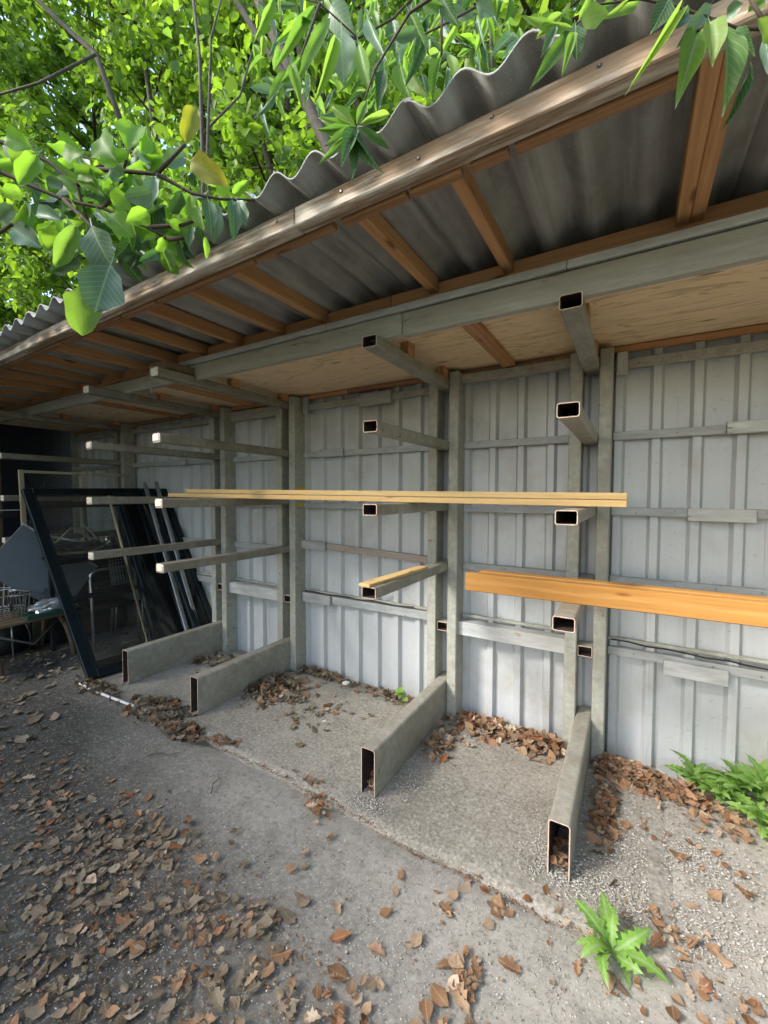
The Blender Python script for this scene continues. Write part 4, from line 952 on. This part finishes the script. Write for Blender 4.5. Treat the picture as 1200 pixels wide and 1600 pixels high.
TM = [((517, 8), (551, 58), 34, K_), ((533, 48), (535, 121), 40, K_), ((428, -4), (400, 62), 14, LL), ((490, 11), (433, 102), 16, LL), ((515, 30), (465, 112), 18, LL), ((525, 55), (498, 152), 16, LL), ((613, 33), (619, 88), 20, D_),
      ((560, 70), (575, 140), 20, LL), ((590, 60), (560, 125), 16, LL), ((575, 30), (600, 90), 16, K_), ((640, 20), (668, 80), 16, LL), ((650, 45), (610, 60), 16, K_), ((690, -5), (715, 40), 20, D_), ((700, 10), (735, 30), 18, K_), ((660, 0), (690, 12), 18, LL), ((745, 5), (772, 22), 22, K_),
      ((556, 199), (497, 204), 15, LL), ((556, 201), (513, 221), 14, LL), ((556, 203), (506, 250), 12, LL), ((557, 203), (534, 252), 20, D_), ((558, 204), (552, 262), 16, D_), ((560, 203), (586, 269), 13, D_), ((562, 200), (608, 232), 13, D_), ((555, 196), (515, 162), 15, LL), ((558, 195), (574, 155), 14, LL), ((561, 196), (617, 173), 11, LL), ((555, 198), (492, 186), 13, LL),
      ((470, 90), (440, 130), 14, LL), ((455, 100), (470, 160), 14, LL), ((450, 110), (418, 150), 13, LL), ((640, 100), (665, 150), 17, LL), ((690, 90), (672, 150), 16, LL), ((700, 85), (722, 130), 14, LL), ((660, 70), (640, 120), 18, D_), ((600, 110), (590, 165), 16, D_), ((625, 100), (640, 165), 18, LL)]
for b, t_, wd, mt in TM:
    rad = 150 < b[1] < 210
    d = (1.04 if rad else D2+random.uniform(-.08, .1)); leaf(lan, P(*b, d), P(*t_, d+random.uniform(-.05, .03)), wd*d/FPX*1.1, 'lance', mt, random.gauss(0, .35))
tube('branch', lan, [P(760, -60, .95), P(640, 20, 1.05), P(585, 110, 1.05), P(556, 199, 1.04)], [.005, .004, .003, .002], TWIG, 6)
for sgm in ([(700, -60), (613, 30), (560, 60), (500, 5), (440, -10)], [(800, -20), (700, 35), (650, 60), (640, 110)], [(560, 60), (525, 55)], [(500, 5), (470, 90), (455, 105)], [(690, -30), (690, 90)]):
    tube('branch', lan, [P(a, b, D2+.02) for a, b in sgm], [.0045-.0007*i for i in range(len(sgm))], TWIG, 6)
for i in range(190):
    a = random.uniform(390, 830); b = random.uniform(-30, 120) if a > 600 else random.uniform(-30, 170)
    if b > 205-(a-560)*.42 and a > 560: continue
    d = random.uniform(1.3, 2.3); an = random.gauss(R(95), .6); l = random.uniform(34, 66)*1.3/d
    leaf(lan, P(a, b, d), P(a+l*math.cos(an), b+l*math.sin(an), d+random.uniform(-.08, .08)), l*d/FPX*random.uniform(.16, .28), 'lance', random.choice((LL, LL, B_, K_, D_)), random.gauss(0, .6))
tube('trunk', lan, [(2.1, -1.2, -.05), (2.05, -1.15, 1.2), (1.9, -1.0, 2.4), (1.6, -.8, 3.6), (1.3, -.9, 5.0)], [.12, .10, .085, .06, .02], BARK, 10)
tube('bough', lan, [(1.9, -1.0, 2.4), (1.6, -.2, 2.62), (1.2, .5, 2.66), tuple(P(1330, 90, .87))], [.035, .022, .012, .0045], BARK, 8)
e0, e1, e2 = P(800, -20, D2+.02), P(700, -60, D2+.02), P(760, -60, .95)
tube('bough', lan, [(1.6, -.8, 3.6), (1.0, .2, 3.75), (.4, .7, 3.5), tuple(P(760, -110, 1.2))], [.05, .03, .018, .007], BARK, 8)
for e in (e0, e1, e2): tube('branch', lan, [P(760, -110, 1.2), e], [.007, .005], TWIG, 6)

# ------------------------------------------------------------------ foliage masses
def leaf_cloud(name, par, centres, radii, n_each, size, mat, squash=.75, flat=.6):
    """many folded six-point leaves around twig ends, one mesh"""
    C = np.repeat(np.array(centres), n_each, 0); r = np.repeat(np.array(radii), n_each)
    N = len(C); d = rng.normal(size=(N, 3)); d /= np.linalg.norm(d, axis=1)[:, None]
    pos = C + d*(r*rng.uniform(.15, 1, N)**.6)[:, None]*np.array([1, 1, squash])
    keep = ~((pos[:, 1] < 3.75) & (pos[:, 1] > 1.0) & (pos[:, 2] < 3.12) & (pos[:, 0] > -8.4) & (pos[:, 0] < 2.7)); pos = pos[keep]; N = len(pos)
    X = rng.normal(size=(N, 3)); X[:, 2] -= .6; X /= np.linalg.norm(X, axis=1)[:, None]
    Nn = rng.normal(size=(N, 3)); Nn[:, 2] += flat*2; Y = np.cross(Nn, X); Y /= np.linalg.norm(Y, axis=1)[:, None]; Z = np.cross(X, Y)
    L = (size*rng.choice([.55, .75, .95, 1.2, 1.55], N)*rng.uniform(.9, 1.1, N))[:, None]; W = L*rng.uniform(.28, .42, N)[:, None]; fz = L*rng.uniform(-.05, .16, N)[:, None]
    p0 = pos; p5 = pos+X*L - Z*L*.08
    V = np.stack([p0, pos+X*L*.30+Y*W*.9+Z*fz, pos+X*L*.68+Y*W*.75+Z*fz, p5, pos+X*L*.68-Y*W*.75+Z*fz, pos+X*L*.30-Y*W*.9+Z*fz], 1).reshape(-1, 3)
    idx = (np.arange(N)*6)[:, None]
    F = np.concatenate([idx+np.array([0, 1, 2, 3]), idx+np.array([0, 3, 4, 5])], 0)
    me = bpy.data.meshes.new(name); me.vertices.add(len(V)); me.vertices.foreach_set('co', V.ravel())
    me.loops.add(F.size); me.loops.foreach_set('vertex_index', F.ravel().astype(np.int32)); me.polygons.add(len(F))
    me.polygons.foreach_set('loop_start', np.arange(0, F.size, 4, dtype=np.int32)); me.update(calc_edges=True); me.materials.append(mat)
    o = link(name, me, par); return tag(o, kind='stuff')
def tree(base, h, crown, spread, nb, label, n_each, size, stems=1, mat=LEAF_BACK, lean=(0, 0), zlow=.25, trunk_r=.09):
    t = thing('woodland_tree', base, label, 'tree', 'trees behind the shed'); bx, by = base[0], base[1]; cen = []; rad = []
    for s in range(stems):
        ox, oy = (random.uniform(-.25, .25), random.uniform(-.2, .2)) if stems > 1 else (0, 0)
        lx, ly = lean[0]+random.uniform(-.25, .25)*stems*.6, lean[1]+random.uniform(-.2, .2)
        pts = [Vector((bx+ox+lx*(k/7)*h*.5+.06*math.sin(k*2+s), by+oy+ly*(k/7)*h*.5, -.05+h*k/7)) for k in range(8)]
        tube('trunk', t, pts, [trunk_r*(1-.85*k/7) for k in range(8)], BARK, 8)
        for b in range(nb//stems):
            k = random.uniform(zlow*7, 6.8); i = int(k); p = pts[i].lerp(pts[min(i+1, 7)], k-i)
            a = random.uniform(0, 6.28); r = spread*random.uniform(.45, 1.0)*(1-.5*abs(k/7-.55))
            q = p+Vector((r*math.cos(a), r*math.sin(a), r*random.uniform(-.1, .6)))
            mdp = p.lerp(q, .5)+Vector((0, 0, r*.08))
            tube('branch', t, [p, mdp, q], [trunk_r*.28, trunk_r*.16, .004], TWIG, 5)
            for f in (.45, .7, .9, 1.05):
                c_ = p.lerp(q, f)+Vector((random.gauss(0, .16), random.gauss(0, .16), random.gauss(0, .14)))
                cen.append(c_); rad.append(random.uniform(.16, .42)*crown)
    leaf_cloud('foliage', t, [tuple(c) for c in cen], rad, n_each, size, mat)
    return t
tree((-2.6, 4.6, 0), 10.5, 1.05, 2.4, 64, 'grey multi-stemmed tree rising right behind the middle of the shed roof', 80, .10, 4, lean=(-.22, .0), zlow=.27, trunk_r=.085)
tree((-5.6, 4.5, 0), 11, 1.05, 2.7, 66, 'leafy tree behind the left half of the roof with slender vertical stems', 85, .095, 3, lean=(.0, -.06), zlow=.26, trunk_r=.07)
tree((-8.6, 4.4, 0), 11, 1.1, 2.8, 60, 'bright yellow-green tree beyond the far left end of the roof', 85, .11, 2, zlow=.24, trunk_r=.1)
tree((-.3, 5.0, 0), 11, 1.05, 2.6, 60, 'dense tree behind the right part of the roof edge', 80, .11, 2, zlow=.27, trunk_r=.1)
tree((-12.5, 3.2, 0), 13, 1.3, 3.4, 56, 'tall tree farther off at the left edge of the picture', 80, .15, 1, zlow=.2, trunk_r=.16)
tree((-6.0, 8.5, 0), 15, 1.4, 3.8, 70, 'tall tree standing deep in the wood behind the shed', 80, .15, 1, zlow=.2, trunk_r=.16)
tree((-1.5, 9.0, 0), 16, 1.4, 3.8, 70, 'tallest tree deep in the wood behind the roof centre', 80, .15, 1, zlow=.2, trunk_r=.16)
def limb(par, pts, d, r, m=BARK): tube('limb', par, [P(a, b, d) for a, b in pts], [r*(1-.45*i/len(pts)) for i in range(len(pts))], m, 8)
TT = [o for o in bpy.data.objects if o.name.startswith('woodland_tree')]
limb(TT[0], [(560, 330), (515, 235), (470, 140), (430, 60), (390, -30)], 3.6, .06)
limb(TT[0], [(545, 320), (480, 160), (415, 75), (352, -25)], 3.7, .035)
limb(TT[0], [(600, 300), (545, 110), (520, -20)], 4.3, .05)
limb(TT[1], [(320, 420), (316, 230), (312, 90), (300, -20)], 3.3, .016)
limb(TT[1], [(330, 420), (324, 230), (330, 60), (350, -20)], 3.3, .012)
limb(TT[1], [(215, 260), (150, 85), (95, 35), (45, -15)], 4.2, .028)
limb(TT[1], [(255, 330), (240, 200), (225, 80), (232, -20)], 5.6, .035)
limb(TT[1], [(150, 85), (60, 130), (-10, 150)], 3.9, .014)
limb(TT[0], [(325, 200), (375, 150), (400, 60)], 3.4, .010)
limb(TT[3], [(770, 110), (766, 40), (760, -20)], 3.0, .014)
hc = [(random.uniform(-9.5, -5.2), random.uniform(-4.2, -2.6), random.uniform(.2, 4.0)) for _ in range(170)]
o = leaf_cloud('shade_hedge', None, hc, [.6]*len(hc), 60, .14, LEAF_FAR); tag(o, 'tall dense hedge added outside the picture to shade the left end', 'hedge', None, 'stuff')  # unseen hedge added to keep light off the shed's left end
hc = [(random.uniform(2.7, 4.6), random.uniform(-4.5, 2.6), random.uniform(.2, 5.2)) for _ in range(190)]
o = leaf_cloud('shade_hedge', None, hc, [.6]*len(hc), 60, .14, LEAF_FAR); tag(o, 'tall dense hedge added outside the picture to block light from the right', 'hedge', None, 'stuff')  # unseen hedge added so right-facing sides turn darker
# the wood farther back, one mass
wc = []
for i in range(900):
    a = R(random.uniform(-14, 92)); r = random.uniform(13, 19); wc.append((-r*math.sin(a), r*math.cos(a), random.uniform(.5, 24)))
o = leaf_cloud('wood_mass', None, wc, [1.5]*len(wc), 50, .30, LEAF_FAR); tag(o, 'dense green wood filling the background above the roof', 'wood', None, 'stuff')
# canopy of the two near trees, over and behind the camera
cc = []
while len(cc) < 150:
    x, y, z = random.uniform(-9.0, -1.2), random.uniform(-6.0, .9), random.uniform(3.2, 6.0)
    if y > -.18*x-.75: continue
    if x+.8*z < -1.9+random.uniform(-.3, .5) or y+z < .95+random.uniform(-.5, .25): cc.append((x, y, z))  # unseen canopy shaped so its shade falls at left and in front
leaf_cloud('foliage', mag, cc, [.6]*len(cc), 70, .13, LEAF_BACK)
for c_ in cc[::4]: tube('bough', mag, [(-3.2, -1.1, min(5.8, c_[2]-.3)), Vector(c_).lerp(Vector((-3.2, -1.1, c_[2])), .4)+Vector((0, 0, .1)), c_], [.03, .018, .004], BARK, 5)
cc = [(random.uniform(1.2, 3.2), random.uniform(-3.0, -.6), random.uniform(4.2, 5.8)) for _ in range(10)]
leaf_cloud('foliage', lan, cc, [.45]*len(cc), 60, .13, LEAF_BACK)
for c_ in cc[::2]: tube('bough', lan, [(1.5, -.85, 3.9), Vector(c_).lerp(Vector((1.5, -.9, 4)), .4), c_], [.025, .015, .004], BARK, 5)
